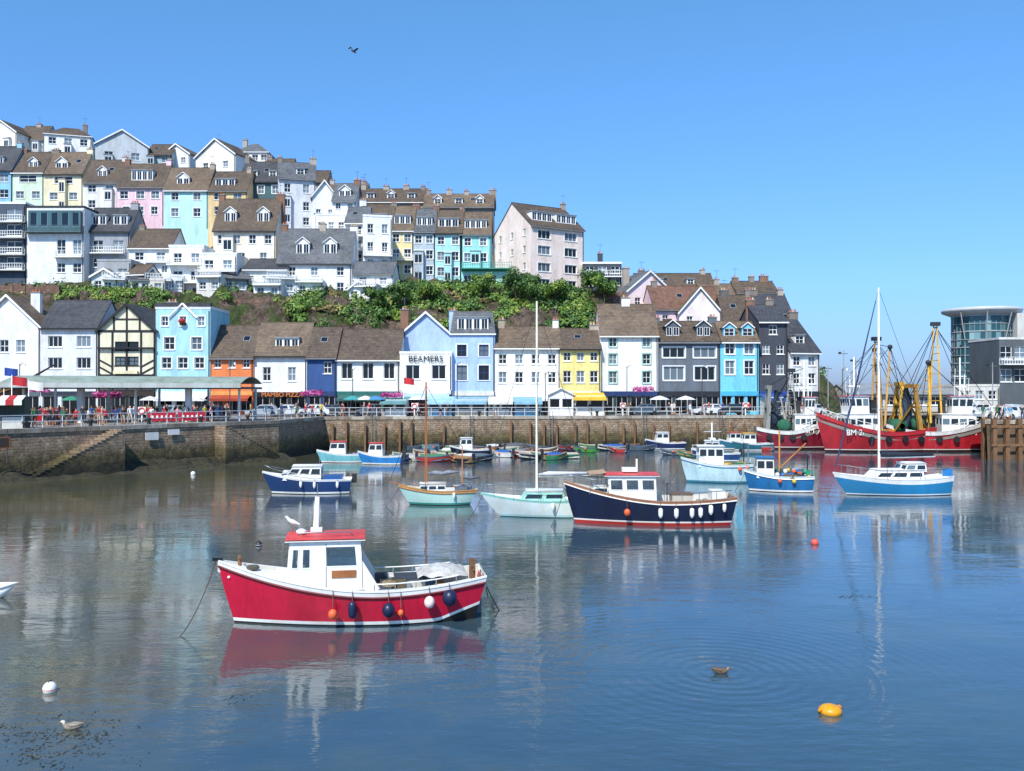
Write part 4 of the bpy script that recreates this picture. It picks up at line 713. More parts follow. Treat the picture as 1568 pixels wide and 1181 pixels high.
# --- trawlers
def trawler(name,x,y,yaw,L,hc,topc,sb=4.6,sm=2.3,ss=2.8,gc='#d9a63a',nm=None,mh=12,dl=9.5,side=-1):
    b=B(); Bm=L*.32; hm=M(hc,.5,.42,1.1); P,zs=hull(b,L,Bm,sb,sm,ss,hm,gloss('#d8d4cc'),gloss('#3a1f1e'),gloss(topc,.4,.25),M('#8a8078'),rake=1.2,tr=.3,ws=.85,bulw=.9,band=.4,boot=(.25,.35),n=30,rub=BLK)
    x0=-L*.26; x1=L*.02; hw=Bm*.3; z=zs(.6)-.6
    cabin(b,x0,x1,hw,z,z+2.3,GELW,GELW,rf=0,wside=4,wfront=3,win=(.5,.8),over=.1); cabin(b,x0+.4,x1-1.2,hw*.8,z+2.4,z+4.4,GELW,gloss('#c8322c'),rf=-.25,wside=3,wfront=4,win=(.45,.85),over=.25)
    G=M(gc,.5,.45,2); xa=L*.36; zd=zs(.1)
    for sg in(-1,1):
        hexa(b,'gantry',G,[(xa-.25,sg*Bm*.38-.2,zd),(xa+.25,sg*Bm*.38-.2,zd),(xa+.25,sg*Bm*.38+.2,zd),(xa-.25,sg*Bm*.38+.2,zd),(xa-.5,sg*Bm*.25-.15,zd+5),(xa-.1,sg*Bm*.25-.15,zd+5),(xa-.1,sg*Bm*.25+.15,zd+5),(xa-.5,sg*Bm*.25+.15,zd+5)])
        tube(b,'gantry',G,[(xa-.3,sg*Bm*.3,zd+3.5),(xa-3,sg*Bm*.3,zd-.2)],.12,6)
        tip=(x1+(2.2 if sg<0 else -.2)+sg*2.2,sg*Bm*.75,zd+dl)
        tube(b,'beam_derrick',G,[(x1+1.0,sg*.6,zd+.5),tip],.14,8,.09); tube(b,'wires',DK,[tip,(x1+.2,0,zd+mh-.5)],.035,4); tube(b,'wires',DK,[tip,(xa,sg*1.,zd+1.)],.035,4); tube(b,'wires',DK,[tip,(x1+2.5,sg*Bm*.5,zd+2)],.04,4); tube(b,'wires',DK,[tip,(-L*.4,sg*.5,zs(.9))],.03,4)
        ball(b,'blocks',DK,tip,.28)
        for k in range(3): tube(b,'beam_derrick',G,[(x1+1.0+(tip[0]-x1-1)*(.3+.2*k),sg*.6+(tip[1]-sg*.6)*(.3+.2*k),zd+.5+(dl-.5)*(.3+.2*k)),(x1+1.5+(tip[0]-x1-1)*(.4+.2*k),sg*.6+(tip[1]-sg*.6)*(.4+.2*k),zd+.3+(dl-.5)*(.35+.2*k))],.07,4)
    box(b,'gantry',G,xa-.55,xa+.05,-Bm*.3,Bm*.3,zd+4.85,zd+5.3); box(b,'gantry',G,xa-.35,xa+.1,-Bm*.36,Bm*.36,zd+2.5,zd+2.75)
    for dx in(-.3,.3): tube(b,'mast',G,[(x1+.3+dx*2.4,0,zs(.5)),(x1+.3+dx*.6,0,zd+mh)],.12,8,.08)
    for k in range(7): zz=zd+1.5+k*(mh-2.5)/6; tube(b,'mast',G,[(x1-.2,0,zz),(x1+.8,0,zz)],.05,5)
    tube(b,'mast',G,[(x1+.3,-1.2,zd+mh*.72),(x1+.3,1.2,zd+mh*.72)],.07,6); box(b,'mast',DK,x1-.2,x1+.8,-.3,.3,zd+mh-.1,zd+mh+.35); tube(b,'mast',GELW,[(x0+1.4,0,z+4.5),(x0+1.4,0,z+9)],.08,6); tube(b,'mast',GELW,[(x0+.6,-.3,z+6.8),(x0+2.2,.3,z+6.8)],.05,5); tube(b,'mast',GELW,[(x0+.9,0,z+4.5),(x0+.9,0,z+7)],.04,5)
    for k in range(4): tube(b,'aerials',GELW,[(x0+.6+k*.5,.3,z+4.5),(x0+.5+k*.5,.3,z+6.5+k*.4)],.025,4)
    box(b,'radar',GELW,x0+.7,x0+2.1,-.12,.12,z+5.5,z+5.68); box(b,'funnel',DK,x1-.9,x1-.2,-.9,-.3,z+2.4,z+4.0)
    for q in((-L*.47,0,zs(.97)),(xa-.3,0,zd+5.2),(-L*.3,-Bm*.3,zs(.8)),(xa,Bm*.3,zd+1),(xa,-Bm*.3,zd+1),(x0+1.4,0,z+8)): tube(b,'wires',DK,[(x1+.3,0,zd+mh-.2),q],.035,4)
    vtube(b,'net_drum',M('#2f6a50',.9,.5,6),[(xa-2,-1.3,zd+.4,.35),(xa-2,-1.2,zd+.4,.8),(xa-2,1.2,zd+.4,.8),(xa-2,1.3,zd+.4,.35)],12)
    vtube(b,'hanging_net',M('#3a4a5a',.95,.5,6),[(xa-1.2,-.6,zd+4.7,.2),(xa-1.3,-.6,zd+3.2,.45),(xa-1.2,-.5,zd+1.6,.6),(xa-1.1,-.5,zd+.4,.7)],9)
    clutter(b,x1+.5,xa-2.5,Bm*.32,zs(.3)-.9,20); clutter(b,x1+.5,xa-2.5,Bm*.32,zs(.3)-.4,22); clutter(b,x1+.5,xa-2.5,Bm*.3,zs(.3)-.05,14); clutter(b,-L*.42,-L*.28,Bm*.15,zs(.85)-.3,12)
    for sg in(-1,1):
        for t in(.15,.3,.45,.6): p=P(t,1.6); vtube(b,'tyre_fender',BLK,[(p.x,sg*(p.y+.02),1.5,.36),(p.x,sg*(p.y+.25),1.5,.36)],12,1,False)
        tube(b,'rail',GELW,[(P(t,zs(t)).x,sg*P(t,zs(t)).y,zs(t)+.7) for t in(.55,.65,.75,.85,.95)],.04,5)
        for t in(.55,.65,.75,.85,.95): p=P(t,zs(t)); tube(b,'rail',GELW,[(p.x,sg*p.y,p.z),(p.x,sg*p.y,p.z+.7)],.03,4)
    o=b.finish(name,(x,y,0),yaw)
    if nm:
        p=P(.72,2.4); text(o,nm,.95,(p.x,side*(p.y+.22),2.0),GELW,0 if side<0 else math.pi)
    return o
trawler('trawler',X(1335,104),104,math.radians(8),14,'#b3222c','#c8343a',gc='#b98a3c',nm='BM 28',mh=10.5,dl=9.5)
trawler('trawler',X(1450,103),104.5,math.radians(170),13.5,'#c42430','#e9e4de',gc='#dba838',sb=4.3,ss=3.3,mh=12,dl=7.5)
trawler('trawler',X(1215,109),108.4,math.radians(172),9.5,'#8a1f34','#e8e8e4',gc='#8e8e86',sb=4.0,sm=2.2,ss=2.7,nm='BM 79',mh=7,dl=4.5,side=1)
# --- small boats near the far wall
def smallcab(name,u,v,yaw,L,hc,rc,cc='#eeeeea',cab=True):
    b=B(); P,zs=hull(b,L,L*.36,1.25,.8,.85,gloss(hc,.4,.25),GELW,BLK,GELW,M('#bfbab0'),rake=.5,ws=.85,bulw=.25,band=.1,n=20)
    cabin(b,-L*.25,L*.08,L*.12,.85,2.0,gloss(cc),gloss(rc),rf=.2,wside=2,wfront=2,over=.1); tube(b,'mast',MET,[(-.1,0,2),(-.1,0,3.2)],.03,5)
    clutter(b,L*.12,L*.4,L*.12,.6,7); box(b,'outboard',DK,L/2-.02,L/2+.3,-.16,.16,.55,1.25); at(name,b,u,v,yaw)
smallcab('fishing_boat',524,708,5,5.,'#7cc4cc','#d8392f'); smallcab('fishing_boat',582,711,-4,4.4,'#2f86cc','#d8392f')
smallcab('fishing_boat',1018,688,2,4.9,'#24345e','#e8e8e4'); smallcab('fishing_boat',1095,706,-6,4.8,'#2a4a7c','#e8e8e4'); smallcab('fishing_boat',1128,688,8,4.6,'#2f6f8a','#c9462e'); smallcab('fishing_boat',718,700,8,4.2,'#1f2a3a','#dcdcd8')
smallcab('fishing_boat',1066,682,-8,5.4,'#e8e8e4','#dcdcd8'); smallcab('fishing_boat',1150,690,10,5.0,'#2a6a78','#e0b040')
def dinghy(u,v,yaw,L,c,inn='#cfc8ba'):
    b=B(); P,zs=hull(b,L,L*.42,.75,.48,.5,gloss(c,.4,.2),gloss(c),BLK,gloss(inn),M(inn),rake=.35,ws=.8,bulw=.4,band=.06,n=14)
    for x in(-L*.22,.08*L,L*.34): box(b,'thwarts',TIM,x-.1,x+.1,-L*.17,L*.17,.33,.37)
    if R()<.5: box(b,'outboard',DK,L/2-.04,L/2+.2,-.13,.13,.3,.95)
    if R()<.5: tube(b,'oars',WOOD,[(-L*.4,.2,.45),(L*.35,.3,.5)],.025,5)
    if R()<.35: V=[(-L*.35,0,.7),(0,-L*.2,.5),(0,0,.8),(0,L*.2,.5),(L*.4,-L*.18,.52),(L*.4,0,.75),(L*.4,L*.18,.52)]; b.add('boat_cover',gloss(random.choice(['#2b59a0','#54606c','#3d7a58','#c9c9c4']),.7),V,[(0,1,2),(0,2,3),(1,4,5,2),(2,5,6,3)])
    if R()<.6: ball(b,'fenders',ORF,(0,-L*.22,.42),.12)
    at('rowing_dinghy',b,u,v,yaw)
cs=['#3a8a5a','#e8e6e0','#2b59a0','#b83a34','#2f3a48','#58b8c8','#222a36','#8a5a38','#e07838','#54606c','#4f9a3a']
dl=[(628,703),(650,698),(667,707),(690,697),(705,708),(742,698),(640,690),(660,690),(768,700),(795,696),(812,703),(850,704),(838,694),(868,690),(905,688),(935,690),(960,686),(985,690),(885,684),(790,688),(757,690),(1072,690),(1058,700),(1150,684),(1165,690),(700,689),(725,690),(612,706),(1030,697),(920,684),(655,706),(680,702),(716,706),(780,693),(820,690),(945,693),(895,693),(735,706)]
for i,(u,v) in enumerate(dl): dinghy(u,v,ru(-50,50)+(180 if R()<.4 else 0),ru(2.5,3.9),cs[(i*7)%len(cs)],random.choice(['#cfc8ba','#8f949a','#a8845a','#5a6a78']))
dinghy(848,702,4,5.2,'#2f7a4e'); dinghy(812,700,-8,4.2,'#a8343a')
# --- buoys
def buoy(name,u,v,r,c,c2=None,sz=1):
    b=B(); ball(b,'float',gloss(c,.4,.15),(0,0,r*.45),r,sz); lathe(b,'float_band',gloss(c2 or c,.4),(0,0,r*.4),[(r*1.005,-.05*r),(r*1.02,0),(r*1.005,.05*r)],14); tube(b,'mooring_eye',DK,[(-.05,0,r*1.35),(-.04,0,r*1.6),(.04,0,r*1.6),(.05,0,r*1.35)],.012,5); b.finish(name,boatpos(u,v),ru(0,3))
buoy('white_mooring_buoy',78,1058,.16,'#f2efe8','#b8502e'); buoy('red_mooring_buoy',1247,833,.17,'#f05a48'); buoy('white_mooring_buoy',296,727,.2,'#f0f0ee'); buoy('dark_mooring_buoy',397,836,.15,'#2a2a2c','#e8e8e8')
b=B(); lathe(b,'float',gloss('#f0a818',.4,.25),(0,0,-.05),[(.02,-.06),(.2,0),(.25,.07),(.24,.14),(.16,.2),(.06,.23),(.01,.24)],16); vtube(b,'handle',gloss('#d8901a'),[(-.3,0,.06,.03),(-.24,0,.1,.05),(.24,0,.1,.05),(.3,0,.06,.03)],8); b.finish('yellow_mooring_buoy',boatpos(1270,1090),.3)
# --- birds
def gull_float(name,u,v,yaw,body,head,s=1,neck=.12):
    b=B(); vtube(b,'body',M(body,.8,.3,8),[(.3*s,0,.13*s,.005*s),(.22*s,0,.1*s,.04*s),(.1*s,0,.07*s,.085*s),(-.05*s,0,.06*s,.1*s),(-.15*s,0,.07*s,.075*s),(-.2*s,0,(.07+neck*.5)*s,.04*s),(-.21*s,0,(.07+neck)*s,.035*s)],10,1.1)
    vtube(b,'head',M(head,.8,.2),[(-.21*s,0,(.07+neck)*s,.034*s),(-.22*s,0,(.11+neck)*s,.045*s),(-.26*s,0,(.11+neck)*s,.035*s),(-.3*s,0,(.1+neck)*s,.012*s)],8); tube(b,'beak',M('#c9923a'),[(-.29*s,0,(.1+neck)*s),(-.36*s,0,(.09+neck)*s)],.012*s,5,.004*s)
    for sg in(-1,1): vtube(b,'folded_wings',M(body,.8,.45,10),[(-.1*s,sg*.07*s,.12*s,.01*s),(.02*s,sg*.085*s,.12*s,.045*s),(.18*s,sg*.05*s,.13*s,.03*s),(.33*s,sg*.01*s,.16*s,.004*s)],6)
    b.finish(name,boatpos(u,v),yaw)
gull_float('mallard_duck',1103,1030,math.pi,'#6e5a45','#8a7a62',.8,.05); gull_float('young_gull',112,1115,0,'#9a8f80','#d8d0c0',.8,.08)
b=B(); vtube(b,'body',M('#f4f4f2',.8,.06),[(.75,0,.45,.02),(.6,0,.35,.1),(.3,0,.22,.24),(-.1,0,.18,.28),(-.42,0,.2,.2),(-.56,0,.38,.1),(-.58,0,.6,.065),(-.5,0,.8,.055),(-.52,0,.95,.055),(-.62,0,1.02,.065),(-.72,0,.98,.045)],12); tube(b,'beak',ORF,[(-.72,0,.98),(-.88,0,.92)],.03,6,.012)
for sg in(-1,1): vtube(b,'folded_wings',M('#f4f4f2',.8,.06),[(-.3,sg*.2,.3,.04),(0,sg*.24,.35,.12),(.4,sg*.15,.4,.09),(.85,sg*.03,.5,.01)],8)
b.finish('mute_swan',boatpos(-12,915),.1)
b=B(); G_=M('#8b9096'); vtube(b,'body',G_,[(.35,0,0,.02),(.2,0,0,.06),(-.1,0,.02,.09),(-.25,0,.03,.06),(-.32,0,.03,.05),(-.42,0,.01,.01)],8)
for sg in(-1,1): b.add('wings',M('#4a4d52'),[(-.15,sg*.05,.04),(.1,sg*.05,.03),(.08,sg*.35,.3),(-.12,sg*.35,.32),(.16,sg*.7,.15),(.08,sg*.7,.16)],[(0,1,2,3),(3,2,4,5)])
b.finish('flying_gull',(X(541,70),70,Z(78,70)),1.1,tilt=.3)
# --- floating weed
b=B(); wm=M('#3a3420',.7,.4,5)
for c in range(150):
    u=random.gauss(70,70) if R()<.9 else ru(330,380); v=random.gauss(1135,22) if u<300 else ru(1066,1075)
    if R()<.1: u=ru(1280,1340); v=ru(912,918)
    if v<1070 and u<300: continue
    x,y,_=boatpos(u,v)
    for k in range(random.randint(1,7)):
        px_=x+random.gauss(0,.12); py_=y+random.gauss(0,.1); a=ru(0,6.3); l=ru(.015,.07); w=ru(.004,.016); ca,sa=math.cos(a),math.sin(a)
        b.add('fronds',wm,[(px_-ca*l,py_-sa*l,.004),(px_-sa*w,py_+ca*w,.012),(px_+ca*l,py_+sa*l,.004),(px_+sa*w,py_-ca*w,.01)],[(0,1,2,3)])
b.finish('floating_seaweed',single=True)
# ------------------------------------------------------------------ quay furniture
b=B(); cx0,cx1=X(38,88),X(388,96); ya,yb=86.,93.
cm=M('#98a595',.6,.35)
V=[];Fs=[]
for i in range(2):
    x=(cx0,cx1)[i]; dy=(0,8)[i]
    for j in range(9): y=ya-2.5+8*j/8+dy; V.append((x,y,7.85+.75*math.sin(math.pi*j/8)))
for j in range(8): Fs.append((j,9+j,10+j,j+1))
b.add('canopy_roof',cm,V,Fs,True)
hexa(b,'canopy_fascia',M('#c9cdc6',.6),[(cx0,ya-2.55,7.4),(cx1,ya+5.45,7.4),(cx1,ya+5.6,7.4),(cx0,ya-2.4,7.4),(cx0,ya-2.55,7.86),(cx1,ya+5.45,7.86),(cx1,ya+5.6,7.86),(cx0,ya-2.4,7.86)])
hexa(b,'canopy_soffit',M('#55595a',.8),[(cx0,ya-2.3,7.28),(cx1,ya+5.7,7.28),(cx1,ya+13.4,7.28),(cx0,ya+5.4,7.28),(cx0,ya-2.3,7.5),(cx1,ya+5.7,7.5),(cx1,ya+13.4,7.5),(cx0,ya+5.4,7.5)])
for k in range(5):
    t=.04+.92*k/4
    for off in (0,6.):
        x=cx0+(cx1-cx0)*t; y=ya+8*t+off; w_=.28 if off==0 and k in(1,3) else .1; box(b,'posts',M('#e6e7e3'),x-w_,x+w_,y-w_,y+w_,QZ,7.28)
b.finish('quay_shelter')
# dark timber replica ship standing behind the west quay
b=B(); WD=M('#4a3426',.8,.5,2); P,zs=hull(b,10,3.4,4.6,2.6,4.4,WD,M('#6a4a30'),WD,M('#8a5a30'),WD,rake=1.6,tr=.6,ws=.7,bulw=.5,band=.3,rub=M('#b0803a'),boot=(.4,.6)); cabin(b,1.5,4.5,1.1,3.0,4.6,WD,WD,rf=0,wside=3,wfront=0,over=.1)
tube(b,'bowsprit',WD,[(-4.6,0,4.4),(-7.2,0,6.0)],.14,8,.08); box(b,'cradle',TIM,-2.5,-2.1,-1.5,1.5,-.02,.5); box(b,'cradle',TIM,2.1,2.5,-1.5,1.5,-.02,.5)
b.finish('wooden_replica_ship',(X(-55,92),95,QZ+.03),math.radians(192))
def lamp(u,D,h=6):
    b=B(); tube(b,'post',DK,[(0,0,0),(0,0,h)],.07,8,.045); lathe(b,'base',DK,(0,0,0),[(.16,0),(.14,.5),(.08,.7)],10); tube(b,'arm',DK,[(0,0,h-.3),(.3,0,h+.1),(.6,0,h+.05)],.03,6); lathe(b,'lantern',M('#e4e4dc'),(.6,0,h-.25),[(.08,0),(.16,.18),(.05,.3)],8); b.finish('street_lamp',(X(u,D),D,QZ))
for u,D in((352,108),(540,112),(700,113),(835,113),(960,116),(1075,116),(1290,118),(30,104)): lamp(u,D,ru(5.5,7))
def bollard(x,y):
    b=B(); lathe(b,'bollard_body',DK,(0,0,0),[(.2,0),(.16,.1),(.14,.45),(.24,.55),(.22,.68),(.05,.72)],12); b.finish('mooring_bollard',(x,y,QZ))
for k in range(8): t=(k+.5)/8; bollard(-22.5+58.5*t+ .2,106+7*t+.35+.3)
for k in range(5): t=(k+.5)/5; bollard(-40.4+15.9*t-1.,70+23*t+.2)
def lifering(x,y):
    b=B(); tube(b,'post',FR,[(0,0,0),(0,0,1.6)],.05,6); 
    V=[(.28*math.cos(a*math.pi/6),-.1,1.35+.28*math.sin(a*math.pi/6)) for a in range(13)]; tube(b,'ring',gloss('#e8502a'),V,.06,6); box(b,'backboard',FR,-.35,.35,-.03,.0,1.0,1.7); b.finish('life_ring_stand',(x,y,QZ))
for x,y in((-34,81.5),(-12,109),(14,112),(30,114)): lifering(x,y)
def car(u,D,yaw,c):
    b=B(); m_=gloss(c,.25,.05); pr=[(-2.08,.32),(-2.12,.62),(-1.95,.78),(-1.05,.93),(1.65,.96),(2.0,.88),(2.08,.55),(2.0,.3)]; k=len(pr); V=[]
    for y in(-.86,.86): V+=[(x,y,z) for x,z in pr]
    b.add('body',m_,V,[tuple(range(k)),tuple(range(k,2*k))]+[(i,(i+1)%k,k+(i+1)%k,k+i) for i in range(k)])
    cabin(b,-1.05,1.6,.84,.93,1.42,m_,m_,rf=.65,ra=-.35,wside=2,wfront=1,win=(.1,.88),over=.0,inset=.16,crown=.04,th=.05,part='cabin')
    for x in(-1.3,1.3):
        for y in(-.8,.8): vtube(b,'wheels',BLK,[(x,y-.11,.32,.32),(x,y+.11,.32,.32)],14,1,False); vtube(b,'wheel_hubs',MET,[(x,y-.125,.32,.18),(x,y+.125,.32,.18)],10,1,False)
    for y in(-.6,.6): box(b,'lights',FR,-2.125,-2.07,y-.16,y+.16,.62,.74); box(b,'lights',M('#a01818'),2.03,2.075,y-.14,y+.14,.68,.84)
    b.finish('parked_car',(X(u,D),D,QZ+.01),yaw)
for u,D,y,c in((70,84,.2,'#b02428'),(404,110,.05,'#a9b4bc'),(448,111,3.2,'#cfd4d8'),(480,112,.1,'#dfe2e4'),(505,113,.1,'#3a4148'),(262,104,.2,'#9aa2a8'),(320,106,.1,'#2a3a5a'),(1085,117,.05,'#dfe2e4'),(1120,117,0.1,'#30363c'),(1240,117,.4,'#d8dadc'),(1525,99,.1,'#e6e8ea'),(1560,101,3.,'#c8ccd0'),(1548,112,.3,'#dddfe2'),(1496,120,.2,'#e8e8e8'),(640,114.5,0.05,'#8a2a2a'),(985,116,.05,'#4a5a6a'),(570,114,.05,'#e2e4e6')): car(u,D,y,c)
def kiosk(name,u0,u1,D,h,wc,ac,gable=False):
    b=B(); w=(u1-u0)*D/F; h0=w/2; k=max(2,int(w/1.6)); panel(b,[(-h0,0,0),(h0,0,0),(h0,0,h),(-h0,0,h)],M(wc),[((i+.08)/k,(i+.92)/k,.4,.82) for i in range(k)],.15,FR,SHOPG,(0,0),.07)
    box(b,'walls',M(wc),-h0,h0,.01+.16,2.6,0,h-.002)
    for x in(-h0,h0): b.add('walls',M(wc),[(x,0,0),(x,.17,0),(x,.17,h),(x,0,h)],[(0,1,2,3)])
    if gable:
        for sg in(-1,1): slab(b,'roof',M(ac),[(sg*(h0+.2),-.3,h-.1),(0,-.3,h+w*.25),(0,2.8,h+w*.25),(sg*(h0+.2),2.8,h-.1)],.1)
        b.add('walls',M(wc),[(-h0,0,h),(h0,0,h),(0,0,h+w*.24)],[(0,1,2)])
    else: slab(b,'roof',M(ac),[(-h0-.2,-1.1,h-.35),(h0+.2,-1.1,h-.35),(h0+.2,2.8,h+.3),(-h0-.2,2.8,h+.3)],.08); box(b,'awning_valance',M(ac),-h0-.2,h0+.2,-1.16,-1.1,h-.6,h-.3)
    b.finish(name,(X((u0+u1)/2,D),D,QZ))
for u0,u1,wc,ac in((655,692,'#8cbcdc','#a9d0e4'),(697,745,'#e8d8c0','#8fb8cc'),(748,785,'#eee6d8','#e6e6e0'),(788,828,'#86bcd8','#8ebcd0'),(586,622,'#e8e8e4','#6f9fa0')): kiosk('market_kiosk',u0,u1,112.2,2.1,wc,ac)
kiosk('white_ticket_kiosk',840,878,112.6,2.7,'#f0efeb','#f0efeb',True); kiosk('yellow_awning_kiosk',880,925,113,2.6,'#efece2','#f0c440')
kiosk('harbour_kiosk',1172,1200,115,2.4,'#e8e8e4','#3a5a9a')
b=B()
for i in range(8):
    c=FR if i%2 else M('#2f8a4a' if i<4 else '#c23030'); x0=-2.4+i*.6; box(b,'awning',c,x0,x0+.595,-1.2,-1.16,2.0,2.35); slab(b,'awning',c,[(x0,-1.2,2.35),(x0+.595,-1.2,2.35),(x0+.595,.3,2.75),(x0,.3,2.75)],.04)
box(b,'walls',M('#3a4a42'),-2.3,2.3,.3,2.4,0,2.7); box(b,'counter',M('#d8d8d0'),-2.3,2.3,-.3,.29,.0,1.0); b.finish('striped_kiosk',(X(-28,71.5),73,QZ),.3)
def flag(u,D,h,c):
    b=B(); tube(b,'pole',FR,[(0,0,0),(0,0,h)],.04,6); V=[];Fs=[]
    for i in range(9):
        for j in range(5): V.append((.05+i*.16,.12*math.sin(i*.9),h-.1-j*.2-.02*i))
    for i in range(8):
        for j in range(4): Fs.append((i*5+j,(i+1)*5+j,(i+1)*5+j+1,i*5+j+1))
    b.add('cloth',M(c,.9),V,Fs,True); b.finish('flag',(X(u,D),D,QZ))
for u,D,h,c in((18,80,4.6,'#c8323a'),(44,84,4.2,'#f0efe8'),(6,88,5.6,'#2a4a9a'),(618,113,5.,'#c8323a')): flag(u,D,h,c)
def bench(u,D):
    b=B(); box(b,'seat',TIM,-.8,.8,-.22,.22,.42,.47); box(b,'backrest',TIM,-.8,.8,.2,.25,.6,.9)
    for x in(-.65,.65): box(b,'leg_1',DK,x-.04,x+.04,-.2,-.14,0,.42); box(b,'leg_2',DK,x-.04,x+.04,.2,.26,0,.9)
    b.finish('park_bench',(X(u,D),D,QZ),ru(-.3,.3))
for u,D in((145,86),(215,92),(300,98)): bench(u,D)
b=B(); 
for i in range(2):
    x0=X(216,83.5)+i*2.35; panel(b,[(x0,84.9+i*1.6,QZ+.25),(x0+2.2,86.4+i*1.6,QZ+.25),(x0+2.2,86.4+i*1.6,QZ+1.15),(x0,84.9+i*1.6,QZ+1.15)],M('#c8283c'),part='banner_cloth')
    for x,y in((x0,84.9+i*1.6),(x0+2.2,86.4+i*1.6)): tube(b,'posts',MET,[(x,y,QZ),(x,y,QZ+1.2)],.03,5)
    for k in range(5): xx=x0+.35+k*.35; yy=84.9+i*1.6+(xx-x0)/2.2*1.5-.03; box(b,'lettering',FR,xx,xx+.18,yy-.01,yy,QZ+.6,QZ+.8)
b.finish('red_banner')
b=B()
box(b,'board',M('#7a4a24',.6),-.9,.9,-.05,.05,-1.3,-.4); box(b,'board',M('#2a2018',.6),-.8,.8,-.07,-.052,-1.2,-.5); tube(b,'post',DK,[(-.7,0,-2.4),(-.7,0,.2)],.05,6); tube(b,'post',DK,[(.7,0,-2.4),(.7,0,.2)],.05,6)
b.finish('harbour_notice_sign',(X(0,69),68.6,QZ),.5)
def foliage(name,blobs,per,leaf,mat):
    b=B(); V=[];Fs=[]
    for (x,y,z,rx,ry,rz) in blobs:
        for i in range(per):
            th=ru(0,6.283); ph=math.acos(ru(-.5,1)); rr=(ru(.55,1.12)) ; dx,dy,dz=math.sin(ph)*math.cos(th),math.sin(ph)*math.sin(th),math.cos(ph)
            q=1+.6*noise.noise(Vector((x+dx*2,y+dy*2,z+dz*2)))
            c=Vector((x+dx*rx*rr*q,y+dy*ry*rr*q,z+dz*rz*rr*q)); l=leaf*ru(.6,1.3)
            a=Vector((ru(-1,1),ru(-1,1),ru(-1,1))).normalized(); e=a.cross(Vector((dx,dy,dz+.4))).normalized(); a=(a-(Vector((dx,dy,dz))*a.dot(Vector((dx,dy,dz))))*.6).normalized()
            o=len(V); V+=[c-a*l,c+e*l*.55,c+a*l,c-e*l*.55]; Fs.append((o,o+1,o+2,o+3))
    b.add('leaves',mat,V,Fs); return b.finish(name,single=True)
for u,v,D in((165,606,95),(478,603,117),(600,606,113),(985,597,117),(60,598,116)):
    x,z=X(u,D),Z(v,D); foliage('hanging_flower_display',[(x+k*.9,D,z,.6,.5,.5) for k in(-1,0,1)],160,.13,LEAFP)
bl=[[],[],[]]
for i in range(560):
    u=ru(448,905); D=ru(131.5,151)
    x=X(u,D); z=Tz(u,D); r=ru(.6,1.8)
    nz=noise.noise(Vector((x*.16,D*.22,5)))
    if nz<(-.06 if u<620 else -.2): 
        if R()<.3: bl[2].append((x,D,z+.1,r*.7,r*.6,r*.35))
        continue
    bl[0 if noise.noise(Vector((x*.3,D*.3,11)))>0 else 1].append((x,D,z+r*.1,r*1.2,r,r*.8))
for q,mm in zip(bl,(LEAF,LEAFD,LEAFB)): foliage('hillside_shrubs',q,170,.25,mm)
bl=[]
for i in range(70):
    u=random.choice([ru(85,200),ru(85,200),ru(0,450),ru(200,260)]); D=ru(136,143)
    bl.append((X(u,D),D,Tz(u,D)+.3,ru(.7,1.5),1.,ru(.5,1.1)))
foliage('garden_shrubs',bl,170,.22,LEAF)
bl=[]
for i in range(70):
    u=ru(0,600); D=random.choice([ru(158,166),ru(184,196),ru(143,147)]); bl.append((X(u,D),D,Tz(u,D)+.4,ru(.9,1.9),1.2,ru(.9,1.6)))
for i in range(34):
    u=ru(890,1260); D=random.choice([ru(134,140),ru(150,155)]); bl.append((X(u,D),D,Tz(u,D)+.3,ru(.8,1.6),1.2,ru(.6,1.3)))
foliage('garden_shrubs',bl,150,.26,LEAFD)
def tree(u,D,h,r,mat):
    b=B(); x=X(u,D); z=Tz(u,D)-.3; tr=M('#5a4636',.9,.3,4); tube(b,'trunk',tr,[(x,D,z),(x+.15,D,z+h*.3),(x,D,z+h*.6)],.22,8,.1); V=[];Fs=[]
    for k in range(9):
        a=k*2.4; q=Vector((x+math.cos(a)*r*ru(.4,.8),D+math.sin(a)*r*ru(.4,.8),z+h*ru(.5,.95))); tube(b,'limbs',tr,[(x,D,z+h*ru(.25,.5)),tuple(q)],.08,5,.03)
        rr=r*ru(.3,.5)
        for i in range(260):
            d=Vector((random.gauss(0,1),random.gauss(0,1),random.gauss(0,1))).normalized(); c=q+d*rr*ru(.4,1.15); l=.19*ru(.6,1.3); a_=Vector((ru(-1,1),ru(-1,1),ru(-1,1))).normalized(); e=a_.cross(d).normalized(); o=len(V); V+=[c-a_*l,c+e*l*.6,c+a_*l,c-e*l*.6]; Fs.append((o,o+1,o+2,o+3))
    b.add('crown',mat,V,Fs); b.finish('hillside_tree')
for u,D,h,r,m_ in((612,140,4.5,1.9,LEAFD),(655,141,4.5,2.,LEAF),(735,143,4.5,2.,LEAF),(790,141,6.5,2.5,LEAFD),(812,140,6,2.3,LEAFD),(850,142,4.5,2.,LEAF),(905,150,5,2.2,LEAFD),(925,148,5,2.2,LEAF),(575,139,4.,1.6,LEAFD)): tree(u,D,h,r,m_)
